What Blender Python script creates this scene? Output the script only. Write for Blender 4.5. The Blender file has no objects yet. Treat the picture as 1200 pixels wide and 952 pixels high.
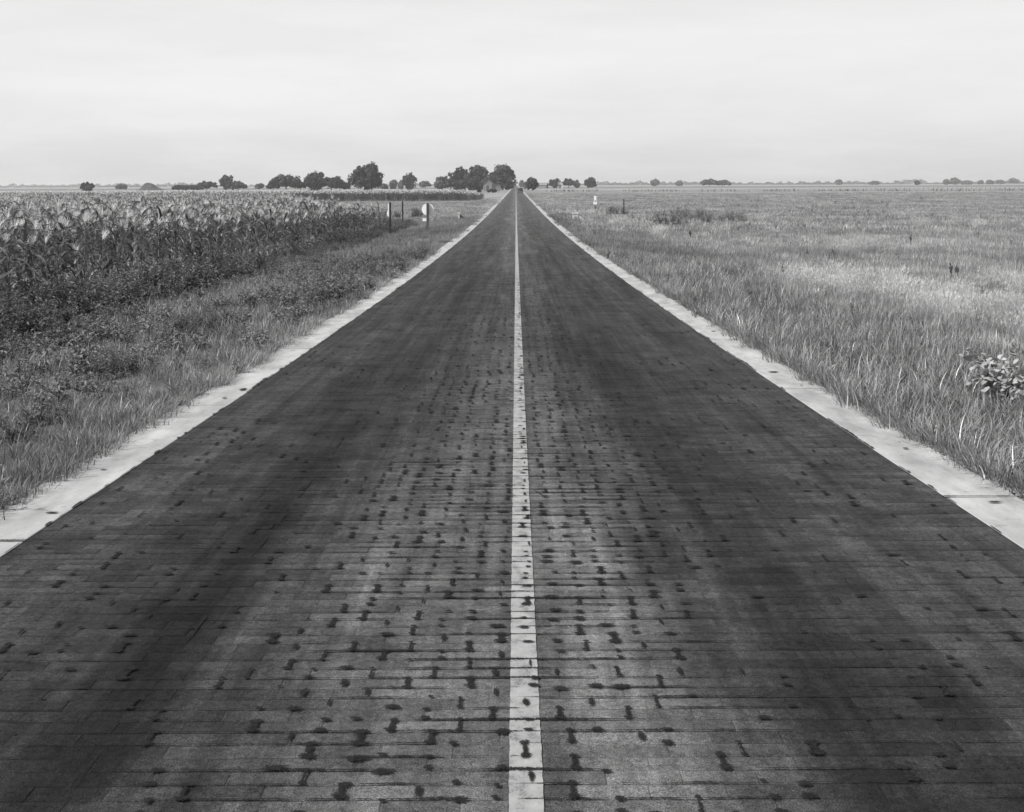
import bpy, math, random
import numpy as np
from mathutils import Vector, Matrix, noise as mnoise

random.seed(7)
rng = np.random.default_rng(7)
S = bpy.context.scene
COL = S.collection
R = math.radians

# ------------------------------------------------------------------ camera
F_PX, VPX, HY = 1500.0, 604.5, 216.3          # photograph pixels (1200 wide)
CAM = Vector((0.010, 0.0, 1.60))
cd = bpy.data.cameras.new('camera')
cd.sensor_width = 36.0
cd.lens = 36.0 * F_PX / 1200.0
cd.shift_x = -(VPX - 600.0) / 1200.0
cd.shift_y = -(476.0 - HY) / 1200.0
cd.clip_start = 0.05
cd.clip_end = 30000
cam = bpy.data.objects.new('camera', cd)
COL.objects.link(cam)
cam.location = CAM
ROLL = 0.004
cam.rotation_euler = (math.pi / 2, ROLL, 0)
S.camera = cam

# ------------------------------------------------------------------ light
SUN_EL = 45.0
SUN_AZ = -118.0                                  # from +Y towards +X
SKY_STRENGTH = 0.10
SUN_STRENGTH = 5.0
S.view_settings.view_transform = 'Standard'
S.view_settings.look = 'None'
S.view_settings.gamma = 1.0
S.view_settings.exposure = 0.45
S.view_settings.use_curve_mapping = False

W = bpy.data.worlds.new('World')
S.world = W
W.use_nodes = True
wt = W.node_tree
wt.nodes.clear()


def N(t, typ, **kw):
    n = t.nodes.new(typ)
    for k, v in kw.items():
        setattr(n, k, v)
    return n


def L(t, a, b):
    t.links.new(a, b)


def math_node(t, op, a, b=None, clamp=False):
    n = N(t, 'ShaderNodeMath', operation=op, use_clamp=clamp)
    for i, v in enumerate((a, b)):
        if v is None:
            continue
        if isinstance(v, (int, float)):
            n.inputs[i].default_value = v
        else:
            L(t, v, n.inputs[i])
    return n.outputs[0]


def maprange(t, v, a, b, c, d, interp='LINEAR'):
    n = N(t, 'ShaderNodeMapRange', interpolation_type=interp)
    L(t, v, n.inputs[0])
    for i, x in enumerate((a, b, c, d)):
        n.inputs[1 + i].default_value = x
    return n.outputs[0]


def noise_node(t, vec, scale, detail=3.0, rough=0.55):
    n = N(t, 'ShaderNodeTexNoise')
    n.inputs['Scale'].default_value = scale
    n.inputs['Detail'].default_value = detail
    n.inputs['Roughness'].default_value = rough
    if vec is not None:
        L(t, vec, n.inputs['Vector'])
    return n.outputs[0]


def mapping(t, vec, scale=(1, 1, 1), loc=(0, 0, 0)):
    n = N(t, 'ShaderNodeMapping')
    n.inputs['Scale'].default_value = scale
    n.inputs['Location'].default_value = loc
    L(t, vec, n.inputs['Vector'])
    return n.outputs[0]


sky = N(wt, 'ShaderNodeTexSky')
sky.sky_type = 'NISHITA'
sky.sun_disc = False
sky.sun_elevation = R(SUN_EL)
sky.sun_rotation = R(SUN_AZ)
sky.air_density = 1.0
sky.dust_density = 1.5
sky.ozone_density = 1.0
# black and white plate: the film of the day saw mostly the blue of the sky
sep = N(wt, 'ShaderNodeSeparateColor')
L(wt, sky.outputs[0], sep.inputs[0])
bw = math_node(wt, 'ADD', math_node(wt, 'MULTIPLY', sep.outputs[2], 0.55), math_node(wt, 'MULTIPLY', sep.outputs[1], 0.45))
# thin high cloud veil, streaked
tc = N(wt, 'ShaderNodeTexCoord')
cl = noise_node(wt, mapping(wt, tc.outputs['Generated'], (4, 4, 26), (1.3, 0.4, 0.2)), 1.0, 6.0, 0.62)
cl2 = noise_node(wt, mapping(wt, tc.outputs['Generated'], (2, 2, 9), (4.3, 0.4, 0.2)), 1.0, 3.0, 0.5)
veil = math_node(wt, 'ADD', maprange(wt, cl, 0.42, 0.66, 0.0, 0.20), maprange(wt, cl2, 0.35, 0.7, 0.60, 0.76))
mixs = N(wt, 'ShaderNodeMix', data_type='FLOAT')
szz = N(wt, 'ShaderNodeSeparateXYZ')
L(wt, tc.outputs['Generated'], szz.inputs[0])
# the haze veil is thickest along the horizon and thins towards the open sky overhead
veil = math_node(wt, 'MULTIPLY', veil, maprange(wt, szz.outputs[2], 0.16, 0.75, 1.0, 0.25))
L(wt, veil, mixs.inputs['Factor'])
L(wt, bw, mixs.inputs['A'])
mixs.inputs['B'].default_value = 6.7
bg = N(wt, 'ShaderNodeBackground')
L(wt, mixs.outputs[0], bg.inputs['Color'])
bg.inputs['Strength'].default_value = SKY_STRENGTH
wo = N(wt, 'ShaderNodeOutputWorld')
L(wt, bg.outputs[0], wo.inputs['Surface'])

sl = bpy.data.lights.new('sun', 'SUN')
sl.energy = SUN_STRENGTH
sl.angle = R(0.5)
sl.color = (1.0, 0.995, 0.99)
sun = bpy.data.objects.new('sun', sl)
COL.objects.link(sun)
to_sun = Vector((math.sin(R(SUN_AZ)) * math.cos(R(SUN_EL)), math.cos(R(SUN_AZ)) * math.cos(R(SUN_EL)), math.sin(R(SUN_EL))))
sun.rotation_euler = to_sun.to_track_quat('Z', 'Y').to_euler()
sun.location = (-30, 20, 40)


# ------------------------------------------------------------------ terrain maths
def road_z(y):
    return -1.15 * (1.0 - math.exp(-max(y, 0.0) / 42.0))


def road_slope(y):
    return -1.15 / 42.0 * math.exp(-y / 42.0) if y > 0 else 0.0


def sstep(a, b, v):
    t = min(1.0, max(0.0, (v - a) / (b - a)))
    return t * t * (3 - 2 * t)


def ground_z(x, y):
    ax = abs(x)
    if ax < 2.74:
        return road_z(y) - 0.25
    drop = 0.018 + 0.10 * sstep(2.82, 3.6, ax) + (0.16 + 0.14 * sstep(12, 60, y)) * sstep(3.2, 8.5, ax)
    bump = 0.05 * mnoise.noise(Vector((x * 0.35, y * 0.35, 3.0))) * sstep(2.9, 4.5, ax)
    return road_z(y) - drop + bump


def horizon(px):
    return HY + (VPX - px) * ROLL


def at(px, py):
    """the spot on the ground seen at a pixel of the photograph"""
    dx = (px - VPX) / F_PX
    dz = -(py - horizon(px)) / F_PX
    y = 3.0
    for _ in range(6000):
        x = CAM.x + dx * y
        if CAM.z + dz * y < ground_z(x, y) or (abs(x) < 2.84 and CAM.z + dz * y < road_z(y)):
            break
        y *= 1.002
    return x, y


def wx(px, y):
    return CAM.x + (px - VPX) / F_PX * y


def wtop(px, py, y):
    """world height of a pixel at distance y"""
    return CAM.z - (py - horizon(px)) / F_PX * y


# ------------------------------------------------------------------ helpers
def tag(o, label=None, cat=None, group=None, kind=None):
    if label:
        o['label'] = label
    if cat:
        o['category'] = cat
    if group:
        o['group'] = group
    if kind:
        o['kind'] = kind
    return o


def empty(name, loc=(0, 0, 0), rz=0.0):
    o = bpy.data.objects.new(name, None)
    COL.objects.link(o)
    o.location = loc
    o.rotation_euler = (0, 0, rz)
    o.empty_display_size = 0.2
    return o


class MB:
    def __init__(self):
        self.v, self.f, self.t, self.m = [], [], [], []

    def add(self, vs, fs, tone=1.0, mi=0):
        b = len(self.v)
        self.v.extend(tuple(p) for p in vs)
        self.t.extend(tone if isinstance(tone, (list, tuple)) else [tone] * len(vs))
        self.f.extend(tuple(i + b for i in f) for f in fs)
        self.m.extend([mi] * len(fs))

    def box(self, c, s, tone=1.0, mi=0, rz=0.0, top=1.0):
        x, y, z = s[0] / 2, s[1] / 2, s[2] / 2
        vs = []
        for k, (a, b, d) in enumerate([(-1, -1, -1), (1, -1, -1), (1, 1, -1), (-1, 1, -1), (-1, -1, 1), (1, -1, 1), (1, 1, 1), (-1, 1, 1)]):
            q = top if d > 0 else 1.0
            p = Vector((a * x * q, b * y * q, d * z))
            p.rotate(Matrix.Rotation(rz, 3, 'Z'))
            vs.append(p + Vector(c))
        self.add(vs, [(3, 2, 1, 0), (4, 5, 6, 7), (0, 1, 5, 4), (1, 2, 6, 5), (2, 3, 7, 6), (3, 0, 4, 7)], tone, mi)

    def tube(self, pts, rads, n=6, tone=1.0, mi=0, cap=True):
        rings, vs, fs = [], [], []
        for i, p in enumerate(pts):
            p = Vector(p)
            d = Vector(pts[min(i + 1, len(pts) - 1)]) - Vector(pts[max(i - 1, 0)])
            d.normalize()
            u = d.cross(Vector((0.31, 0.95, 0.05)))
            if u.length < 1e-3:
                u = d.cross(Vector((1, 0, 0)))
            u.normalize()
            w = d.cross(u)
            for k in range(n):
                a = 2 * math.pi * k / n
                vs.append(p + (u * math.cos(a) + w * math.sin(a)) * rads[i])
        for i in range(len(pts) - 1):
            for k in range(n):
                k2 = (k + 1) % n
                fs.append((i * n + k, i * n + k2, (i + 1) * n + k2, (i + 1) * n + k))
        if cap:
            fs.append(tuple(range(n))[::-1])
            fs.append(tuple((len(pts) - 1) * n + k for k in range(n)))
        self.add(vs, fs, tone, mi)

    def mesh(self, name, mats):
        me = bpy.data.meshes.new(name)
        me.from_pydata(self.v, [], self.f)
        a = me.attributes.new('tone', 'FLOAT', 'POINT')
        a.data.foreach_set('value', np.array(self.t, dtype=np.float32))
        if not isinstance(mats, (list, tuple)):
            mats = [mats]
        for m in mats:
            me.materials.append(m)
        if len(mats) > 1:
            me.polygons.foreach_set('material_index', np.array(self.m, dtype=np.int32))
        me.update()
        return me

    def build(self, name, mats, parent=None, smooth=False):
        me = self.mesh(name, mats)
        if smooth:
            me.polygons.foreach_set('use_smooth', np.ones(len(me.polygons), dtype=bool))
        return link(name, me, parent)


def link(name, me, parent=None, loc=None, rz=0.0):
    o = bpy.data.objects.new(name, me)
    COL.objects.link(o)
    if parent:
        o.parent = parent
    if loc is not None:
        o.location = loc
    if rz:
        o.rotation_euler = (0, 0, rz)
    return o


# ------------------------------------------------------------------ materials (black and white: neutral greys)
def new_mat(name):
    m = bpy.data.materials.new(name)
    m.use_nodes = True
    t = m.node_tree
    t.nodes.clear()
    out = N(t, 'ShaderNodeOutputMaterial')
    return m, t, out


def grey(t, val):
    n = N(t, 'ShaderNodeCombineColor')
    for i in range(3):
        L(t, val, n.inputs[i])
    return n.outputs[0]


def bsdf(t, out, val, rough=0.85, spec=0.3, bump=None, bump_d=0.01, link_out=True):
    b = N(t, 'ShaderNodeBsdfPrincipled')
    if isinstance(val, (int, float)):
        b.inputs['Base Color'].default_value = (val, val, val, 1)
    else:
        L(t, grey(t, val), b.inputs['Base Color'])
    if isinstance(rough, (int, float)):
        b.inputs['Roughness'].default_value = rough
    else:
        L(t, rough, b.inputs['Roughness'])
    b.inputs['Specular IOR Level'].default_value = spec
    if bump is not None:
        n = N(t, 'ShaderNodeBump')
        n.inputs['Distance'].default_value = bump_d
        n.inputs['Strength'].default_value = 0.8
        L(t, bump, n.inputs['Height'])
        L(t, n.outputs[0], b.inputs['Normal'])
    if link_out:
        L(t, b.outputs[0], out.inputs['Surface'])
    return b


def pos(t):
    return N(t, 'ShaderNodeNewGeometry').outputs['Position']


def tone(t):
    n = N(t, 'ShaderNodeAttribute', attribute_name='tone')
    return n.outputs['Fac']


def mul(t, *vs):
    r = vs[0]
    for v in vs[1:]:
        r = math_node(t, 'MULTIPLY', r, v)
    return r


def patchiness(t, lo=0.72, hi=1.3):
    """mottling of vegetation over the land, shared by plants and soil cover"""
    p = pos(t)
    a = noise_node(t, mapping(t, p, (0.11, 0.07, 0.0), (3.1, 8.2, 0)), 1.0, 4.0, 0.6)
    b = noise_node(t, mapping(t, p, (0.9, 0.6, 0.0), (1.1, 2.2, 0)), 1.0, 2.0, 0.5)
    return mul(t, maprange(t, a, 0.3, 0.7, lo, hi), maprange(t, b, 0.3, 0.7, 0.82, 1.18))


def veg_mat(name, base, transl=0.3, inst=0.25, patch=(0.72, 1.3), rough=0.6, spec=0.15):
    m, t, out = new_mat(name)
    oi = N(t, 'ShaderNodeObjectInfo')
    v = mul(t, tone(t), maprange(t, oi.outputs['Random'], 0, 1, 1 - inst, 1 + inst), base)
    if patch:
        v = mul(t, v, patchiness(t, *patch))
    b = bsdf(t, out, v, rough, spec, link_out=False)
    tr = N(t, 'ShaderNodeBsdfTranslucent')
    L(t, grey(t, mul(t, v, 1.25)), tr.inputs['Color'])
    mx = N(t, 'ShaderNodeMixShader')
    mx.inputs[0].default_value = transl
    L(t, b.outputs[0], mx.inputs[1])
    L(t, tr.outputs[0], mx.inputs[2])
    L(t, mx.outputs[0], out.inputs['Surface'])
    return m


def plain_mat(name, base, rough=0.8, amt=0.25, scale=12.0, stretch=(1, 1, 1), bump=0.003, spec=0.3):
    m, t, out = new_mat(name)
    oc = N(t, 'ShaderNodeTexCoord').outputs['Object']
    n1 = noise_node(t, mapping(t, oc, stretch), scale, 5.0, 0.6)
    n2 = noise_node(t, mapping(t, oc, stretch), scale * 0.18, 3.0, 0.6)
    v = mul(t, maprange(t, n1, 0.3, 0.7, 1 - amt, 1 + amt), maprange(t, n2, 0.3, 0.7, 1 - amt, 1 + amt), base)
    bsdf(t, out, v, rough, spec, n1, bump)
    return m


M = {}
M['grass'] = veg_mat('grass_blade', 0.175)
M['coarse'] = veg_mat('coarse_grass_blade', 0.215, patch=(0.8, 1.2))
M['dry'] = veg_mat('dry_grass_stem', 0.40, transl=0.4, patch=None)
M['weed'] = veg_mat('weed_leaf', 0.105, transl=0.25)
M['verge'] = veg_mat('short_grass_blade', 0.165, patch=(0.65, 1.3))
M['paleweed'] = veg_mat('pasture_weed_leaf', 0.13, transl=0.3)
M['palefield'] = veg_mat('pasture_blade', 0.25, transl=0.3)
M['cornleaf'] = veg_mat('corn_leaf', 0.078, transl=0.33, inst=0.42, patch=None, rough=0.45, spec=0.4)
M['cornstalk'] = veg_mat('corn_stalk', 0.13, transl=0.0, patch=None)
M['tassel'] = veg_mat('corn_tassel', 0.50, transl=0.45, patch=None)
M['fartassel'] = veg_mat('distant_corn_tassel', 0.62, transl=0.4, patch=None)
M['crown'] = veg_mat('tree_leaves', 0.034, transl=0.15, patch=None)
M['palecrown'] = veg_mat('pale_hazy_leaves', 0.10, transl=0.15, patch=None)  # pale foliage; haze over far trees is painted into this colour too
M['bark'] = plain_mat('bark', 0.07, 0.9, 0.3, 6.0, (1, 1, 0.3), 0.02)
M['vine'] = veg_mat('broad_leaf', 0.28, transl=0.2, patch=None, rough=0.65, spec=0.25)
M['post'] = plain_mat('creosoted_wood', 0.02, 0.8, 0.35, 20.0, (1, 1, 0.1), 0.004)
M['greypost'] = plain_mat('weathered_wood', 0.055, 0.85, 0.35, 20.0, (1, 1, 0.1), 0.004)
M['signwhite'] = plain_mat('sign_enamel', 0.68, 0.5, 0.06, 6.0, bump=0.0005)
M['signback'] = plain_mat('sign_back_paint', 0.72, 0.6, 0.10, 4.0, bump=0.0005)
M['black'] = plain_mat('sign_black', 0.03, 0.6, 0.1)
M['headwall'] = plain_mat('headwall_concrete', 0.42, 0.9, 0.25, 5.0, bump=0.01)
M['headwallshade'] = plain_mat('shadowed_headwall', 0.05, 0.9, 0.3, 5.0, bump=0.01)  # shadow beside the left pier, put into the wall colour
M['shedwall'] = plain_mat('grey_boards', 0.15, 0.9, 0.2, 2.0, (6, 6, 0.4))
M['shedroof'] = plain_mat('grey_shingles', 0.15, 0.9, 0.2, 2.0)
M['whitewall'] = plain_mat('white_boards', 0.5, 0.8, 0.08, 2.0, (0.5, 0.5, 6))
M['window'] = plain_mat('window_glass', 0.03, 0.15, 0.05, spec=0.6)
M['carpaint'] = plain_mat('dark_car_paint', 0.012, 0.45, 0.1, spec=0.3, bump=0.0)
M['glass'] = plain_mat('car_glass', 0.05, 0.1, 0.05, spec=0.8, bump=0.0)
M['tyre'] = plain_mat('tyre_rubber', 0.02, 0.9)
M['chrome'] = plain_mat('chrome', 0.2, 0.25, 0.05, spec=0.9, bump=0.0)


# brick paving: wear of the traffic lanes laid over single bricks
def lane_tone(t):
    """real wear: oil film of the traffic lanes, paler scoured middle, tyre smears; plus painted grazing light far off"""
    p = pos(t)
    w = noise_node(t, mapping(t, p, (0.8, 0.07, 0.0)), 1.0, 5.0, 0.65)
    wig = maprange(t, w, 0.25, 0.75, -0.6, 0.6)
    sx = N(t, 'ShaderNodeSeparateXYZ')
    L(t, p, sx.inputs[0])
    x = math_node(t, 'ADD', math_node(t, 'ADD', sx.outputs[0], 0.07), wig)
    ax = math_node(t, 'ABSOLUTE', x)
    up = maprange(t, ax, 0.15, 0.95, 1.0, 0.20, 'SMOOTHSTEP')
    dn = maprange(t, ax, 1.20, 1.95, 0.0, 0.26, 'SMOOTHSTEP')
    lane = math_node(t, 'ADD', up, dn)
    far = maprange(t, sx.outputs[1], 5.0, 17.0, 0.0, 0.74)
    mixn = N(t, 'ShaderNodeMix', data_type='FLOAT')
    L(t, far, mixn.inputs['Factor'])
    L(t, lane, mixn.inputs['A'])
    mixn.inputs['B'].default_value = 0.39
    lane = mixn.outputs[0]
    lane = mul(t, lane, maprange(t, sx.outputs[1], 22.0, 120.0, 1.0, 1.9))  # grazing brightness of the distant road painted into the colour
    st = noise_node(t, mapping(t, p, (4.5, 0.10, 0.0), (7, 1, 0)), 1.0, 5.0, 0.65)       # tyre streaks along the road
    st2 = noise_node(t, mapping(t, p, (14.0, 0.35, 0.0), (3, 1, 0)), 1.0, 4.0, 0.65)
    bl = noise_node(t, mapping(t, p, (2.2, 1.5, 0.0), (2, 5, 0)), 1.0, 6.0, 0.72)
    bl2 = noise_node(t, mapping(t, p, (0.5, 0.35, 0.0), (9, 5, 0)), 1.0, 3.0, 0.6)
    return mul(t, lane, maprange(t, st, 0.32, 0.68, 0.62, 1.34), maprange(t, st2, 0.3, 0.7, 0.80, 1.2), maprange(t, bl, 0.32, 0.68, 0.66, 1.28), maprange(t, bl2, 0.3, 0.7, 0.88, 1.1)), p


def brick_mat():
    m, t, out = new_mat('paving_brick')
    lt, p = lane_tone(t)
    g = noise_node(t, p, 210.0, 2.0, 0.7)
    g2 = noise_node(t, p, 38.0, 4.0, 0.65)
    vo = N(t, 'ShaderNodeTexVoronoi')
    vo.inputs['Scale'].default_value = 85.0
    L(t, p, vo.inputs['Vector'])
    chip = maprange(t, vo.outputs['Distance'], 0.10, 0.22, 2.1, 1.0)      # pale grit grains
    sel = noise_node(t, p, 22.0, 2.0, 0.6)
    chip = math_node(t, 'ADD', 1.0, mul(t, math_node(t, 'SUBTRACT', chip, 1.0), maprange(t, sel, 0.50, 0.62, 0.0, 1.0)))
    v = mul(t, lt, tone(t), maprange(t, g, 0.36, 0.64, 0.48, 1.55), maprange(t, g2, 0.32, 0.68, 0.66, 1.3), chip, 0.104)
    bsdf(t, out, v, 0.92, 0.05, math_node(t, 'ADD', g, g2), 0.006)
    return m


def brick_far_mat():
    m, t, out = new_mat('paving_brick_distant')
    lt, p = lane_tone(t)
    bt = N(t, 'ShaderNodeTexBrick')
    L(t, p, bt.inputs['Vector'])
    bt.inputs['Color1'].default_value = (1, 1, 1, 1)
    bt.inputs['Color2'].default_value = (0.8, 0.8, 0.8, 1)
    bt.inputs['Mortar'].default_value = (0.4, 0.4, 0.4, 1)
    bt.inputs['Scale'].default_value = 1.0
    bt.inputs['Mortar Size'].default_value = 0.006
    bt.inputs['Brick Width'].default_value = 0.216
    bt.inputs['Row Height'].default_value = 0.0925
    g2 = noise_node(t, mapping(t, p, (3, 0.8, 1)), 1.0, 4.0, 0.65)
    v = mul(t, lt, bt.outputs['Color'], maprange(t, g2, 0.3, 0.7, 0.8, 1.2), 0.112)
    bsdf(t, out, v, 0.92, 0.07)
    return m


M['brick'] = brick_mat()


def filler_mat():
    m, t, out = new_mat('joint_filler')
    lt, p = lane_tone(t)
    g = noise_node(t, p, 90.0, 3.0, 0.7)
    bsdf(t, out, mul(t, lt, maprange(t, g, 0.3, 0.7, 0.6, 1.4), 0.070), 0.92, 0.05, g, 0.003)
    return m


M['filler'] = filler_mat()
M['brickfar'] = brick_far_mat()


def tar_mat():
    """tar that thins out raggedly at its rim ('tone' is the film's thickness)"""
    m, t, out = new_mat('joint_tar')
    p = pos(t)
    g = noise_node(t, p, 60.0, 3.0, 0.6)
    e = noise_node(t, p, 120.0, 4.0, 0.7)
    v = mul(t, maprange(t, g, 0.3, 0.7, 0.6, 1.5), 0.012)
    b = bsdf(t, out, v, 0.85, 0.05, g, 0.003, link_out=False)
    th = math_node(t, 'ADD', tone(t), maprange(t, e, 0.3, 0.7, -0.55, 0.45))
    al = maprange(t, th, 0.30, 0.62, 0.0, 0.93)
    tr = N(t, 'ShaderNodeBsdfTransparent')
    mx = N(t, 'ShaderNodeMixShader')
    L(t, al, mx.inputs[0])
    L(t, tr.outputs[0], mx.inputs[1])
    L(t, b.outputs[0], mx.inputs[2])
    L(t, mx.outputs[0], out.inputs['Surface'])
    return m


M['tar'] = tar_mat()


def paint_mat():
    m, t, out = new_mat('road_paint')
    p = pos(t)
    g = noise_node(t, p, 130.0, 4.0, 0.7)
    g2 = noise_node(t, mapping(t, p, (14, 9, 1)), 1.0, 4.0, 0.65)
    wear = maprange(t, math_node(t, 'MULTIPLY', g, g2), 0.15, 0.23, 0.5, 1.0)
    v = mul(t, wear, maprange(t, g2, 0.3, 0.7, 0.72, 1.12), 0.25)
    bsdf(t, out, v, 0.7, 0.3, g, 0.002)
    return m


M['paint'] = paint_mat()


def concrete_mat():
    m, t, out = new_mat('edging_concrete')
    p = pos(t)
    g = noise_node(t, p, 140.0, 3.0, 0.7)
    g2 = noise_node(t, mapping(t, p, (4.0, 1.2, 1)), 1.0, 5.0, 0.65)
    g3 = noise_node(t, mapping(t, p, (9.0, 9.0, 1), (3, 3, 3)), 1.0, 4.0, 0.6)
    sp = maprange(t, g3, 0.30, 0.38, 0.72, 1.0)
    v = mul(t, maprange(t, g, 0.3, 0.7, 0.82, 1.15), maprange(t, g2, 0.32, 0.68, 0.64, 1.16), sp, 0.315)
    bsdf(t, out, v, 0.9, 0.25, g, 0.003)
    return m


M['concrete'] = concrete_mat()


def ground_mat():
    m, t, out = new_mat('ground_cover')
    p = pos(t)
    sx = N(t, 'ShaderNodeSeparateXYZ')
    L(t, p, sx.inputs[0])
    Y = sx.outputs[1]
    X = sx.outputs[0]
    pt = patchiness(t, 0.70, 1.32)
    big = noise_node(t, mapping(t, p, (0.012, 0.022, 0.0), (5, 3, 0)), 1.0, 5.0, 0.62)
    fine = noise_node(t, mapping(t, p, (6.0, 4.0, 1.0)), 1.0, 5.0, 0.7)
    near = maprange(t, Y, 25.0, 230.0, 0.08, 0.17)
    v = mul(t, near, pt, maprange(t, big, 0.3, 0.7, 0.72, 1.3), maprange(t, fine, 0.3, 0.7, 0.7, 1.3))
    # strips of other crops far out on the plain
    wob = noise_node(t, mapping(t, p, (0.002, 0.0, 0.0)), 1.0, 2.0, 0.5)
    Yw = math_node(t, 'ADD', Y, maprange(t, wob, 0, 1, -90, 90))

    def strip(v, a, b, k, soft=40):
        u = math_node(t, 'MULTIPLY', maprange(t, Yw, a - soft, a + soft, 0, 1), maprange(t, Yw, b - soft, b + soft, 1, 0))
        f = math_node(t, 'ADD', 1.0, math_node(t, 'MULTIPLY', u, k - 1.0))
        return mul(t, v, f)
    v = strip(v, 330, 430, 1.18)
    v = strip(v, 470, 560, 0.85)
    v = strip(v, 700, 900, 1.2)
    v = strip(v, 980, 1550, 0.7)
    v = strip(v, 1650, 2100, 1.45)
    v = strip(v, 3000, 4500, 0.8)
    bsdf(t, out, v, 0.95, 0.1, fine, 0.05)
    return m


M['ground'] = ground_mat()


def mound_mat():
    m, t, out = new_mat('spoil_heap')
    oc = N(t, 'ShaderNodeTexCoord').outputs['Object']
    n1 = noise_node(t, mapping(t, oc, (0.25, 0.25, 0.25)), 1.0, 5.0, 0.65)
    v = mul(t, maprange(t, n1, 0.3, 0.7, 0.55, 1.35), 0.06)
    bsdf(t, out, v, 0.95, 0.1, n1, 0.8)
    return m


M['mound'] = mound_mat()


# ------------------------------------------------------------------ ground sheet
def grid_sheet(name, xs, ys, zf, mat):
    nx, ny = len(xs), len(ys)
    v = [(x, y, zf(x, y)) for y in ys for x in xs]
    f = [(j * nx + i, j * nx + i + 1, (j + 1) * nx + i + 1, (j + 1) * nx + i) for j in range(ny - 1) for i in range(nx - 1)]
    me = bpy.data.meshes.new(name)
    me.from_pydata(v, [], f)
    me.polygons.foreach_set('use_smooth', np.ones(len(f), dtype=bool))
    me.materials.append(mat)
    return link(name, me)


half = [0.0, 2.4, 2.69, 2.73, 2.765, 2.80, 2.9, 3.0, 3.2] + list(np.arange(3.5, 14.1, 0.5)) + [15, 17, 20, 24, 30, 38, 50, 70, 100, 150, 250, 400, 700, 1200, 2200, 4000, 8000]
xs = [-h for h in half[::-1]] + half[1:]
ys = [-50, -25, -10, -4] + list(np.arange(0, 40, 0.5)) + list(np.arange(40, 110, 2.0))
yy = 110.0
while yy < 8000:
    ys.append(yy)
    yy *= 1.09
ys.append(8000)
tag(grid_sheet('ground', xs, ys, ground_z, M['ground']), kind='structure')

# ------------------------------------------------------------------ road: filler bed, bricks, distant paving, edging, line
HALF_B, HALF_O = 2.435, 2.84
BRICK_END = 46.0
by = list(np.arange(-12, 60, 1.0))
near_ys = [y for y in by if y <= BRICK_END] + [BRICK_END]
road = grid_sheet('road', [-HALF_B - 0.01, 0, HALF_B + 0.01], near_ys, lambda x, y: road_z(y) - 0.0012, M['filler'])
tag(road, kind='structure')
far_ys = [BRICK_END]
while far_ys[-1] < 3000:
    far_ys.append(far_ys[-1] * 1.05 + 0.5)
fo = grid_sheet('distant_paving', [-HALF_B, 0, HALF_B], far_ys, lambda x, y: road_z(y), M['brickfar'])
fo.parent = road

PITCH_L, PITCH_W = 0.216, 0.0925


def brick_shape(mb, cx, cy, l, w, tn, lift, world=True):
    hx, hy, b = l / 2, w / 2, 0.004
    jit = [random.uniform(-0.003, 0.003) for _ in range(8)]
    ring0 = [(-hx + b + jit[0], -hy + b + jit[1]), (hx - b + jit[2], -hy + b + jit[3]), (hx - b + jit[4], hy - b + jit[5]), (-hx + b + jit[6], hy - b + jit[7])]
    ring1 = [(-hx, -hy), (hx, -hy), (hx, hy), (-hx, hy)]
    vs = []
    for rg, dz in ((ring0, 0.0), (ring1, -0.0011), (ring1, -0.03)):
        for (x, y) in rg:
            vs.append((cx + x, cy + y, (road_z(cy + y) if world else 0.0) + dz + lift))
    fs = [(0, 1, 2, 3)]
    for r0 in (0, 4):
        for k in range(4):
            k2 = (k + 1) % 4
            fs.append((r0 + k2, r0 + k, r0 + 4 + k, r0 + 4 + k2))
    mb.add(vs, fs, tn)


bricks = []                                     # x, y, length
k, y = 0, 1.9
while y < BRICK_END - 0.05:
    off = (0.5 if k % 2 else 0.0) * PITCH_L + random.uniform(-0.02, 0.02)
    x = -HALF_B + off
    if off > 0.04:
        bricks.append((-HALF_B + off / 2, y, off - 0.0016, k))
    while x < HALF_B - 0.04:
        l = min(PITCH_L, HALF_B - x)
        if l > 0.04:
            bricks.append((x + l / 2, y, l - 0.0016, k))
        x += PITCH_L
    y += PITCH_W
    k += 1
n_course = k


def in_view(x, y):
    if y < 3.3:
        return False
    return abs((x - CAM.x) / y * F_PX + VPX - 600) < 640


near = sorted([b for b in bricks if in_view(b[0], b[1]) and b[2] > 0.2], key=lambda b: b[1] + 0.02 * abs(b[0]))[:300]
near_set = set((b[0], b[1]) for b in near)
variants = []
for i in range(24):
    mb = MB()
    brick_shape(mb, 0, 0, PITCH_L - 0.0016, PITCH_W - 0.0028, 0.76 + 0.44 * (i % 12) / 11, 0.0, world=False)
    variants.append(mb.mesh('brick', M['brick']))
for i, b in enumerate(near):
    o = bpy.data.objects.new('brick', variants[random.randrange(24)])
    COL.objects.link(o)
    o.parent = road
    o.location = (b[0], b[1] + random.uniform(-0.0015, 0.0015), road_z(b[1]) + random.uniform(-0.0008, 0.0012))
    o.rotation_euler = (math.atan(road_slope(b[1])), 0, random.uniform(-0.008, 0.008))
mb = MB()
for b in bricks:
    if (b[0], b[1]) in near_set:
        continue
    brick_shape(mb, b[0], b[1] + random.uniform(-0.0015, 0.0015), b[2], PITCH_W - 0.0028, random.uniform(-1, 1) * (0.24 - 0.17 * sstep(6, 14, b[1])) + 0.98, random.uniform(-0.0008, 0.0012))
tag(mb.build('brick_course', M['brick'], road), kind='stuff')

# tar squeezed out of the joints
mb = MB()


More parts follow.
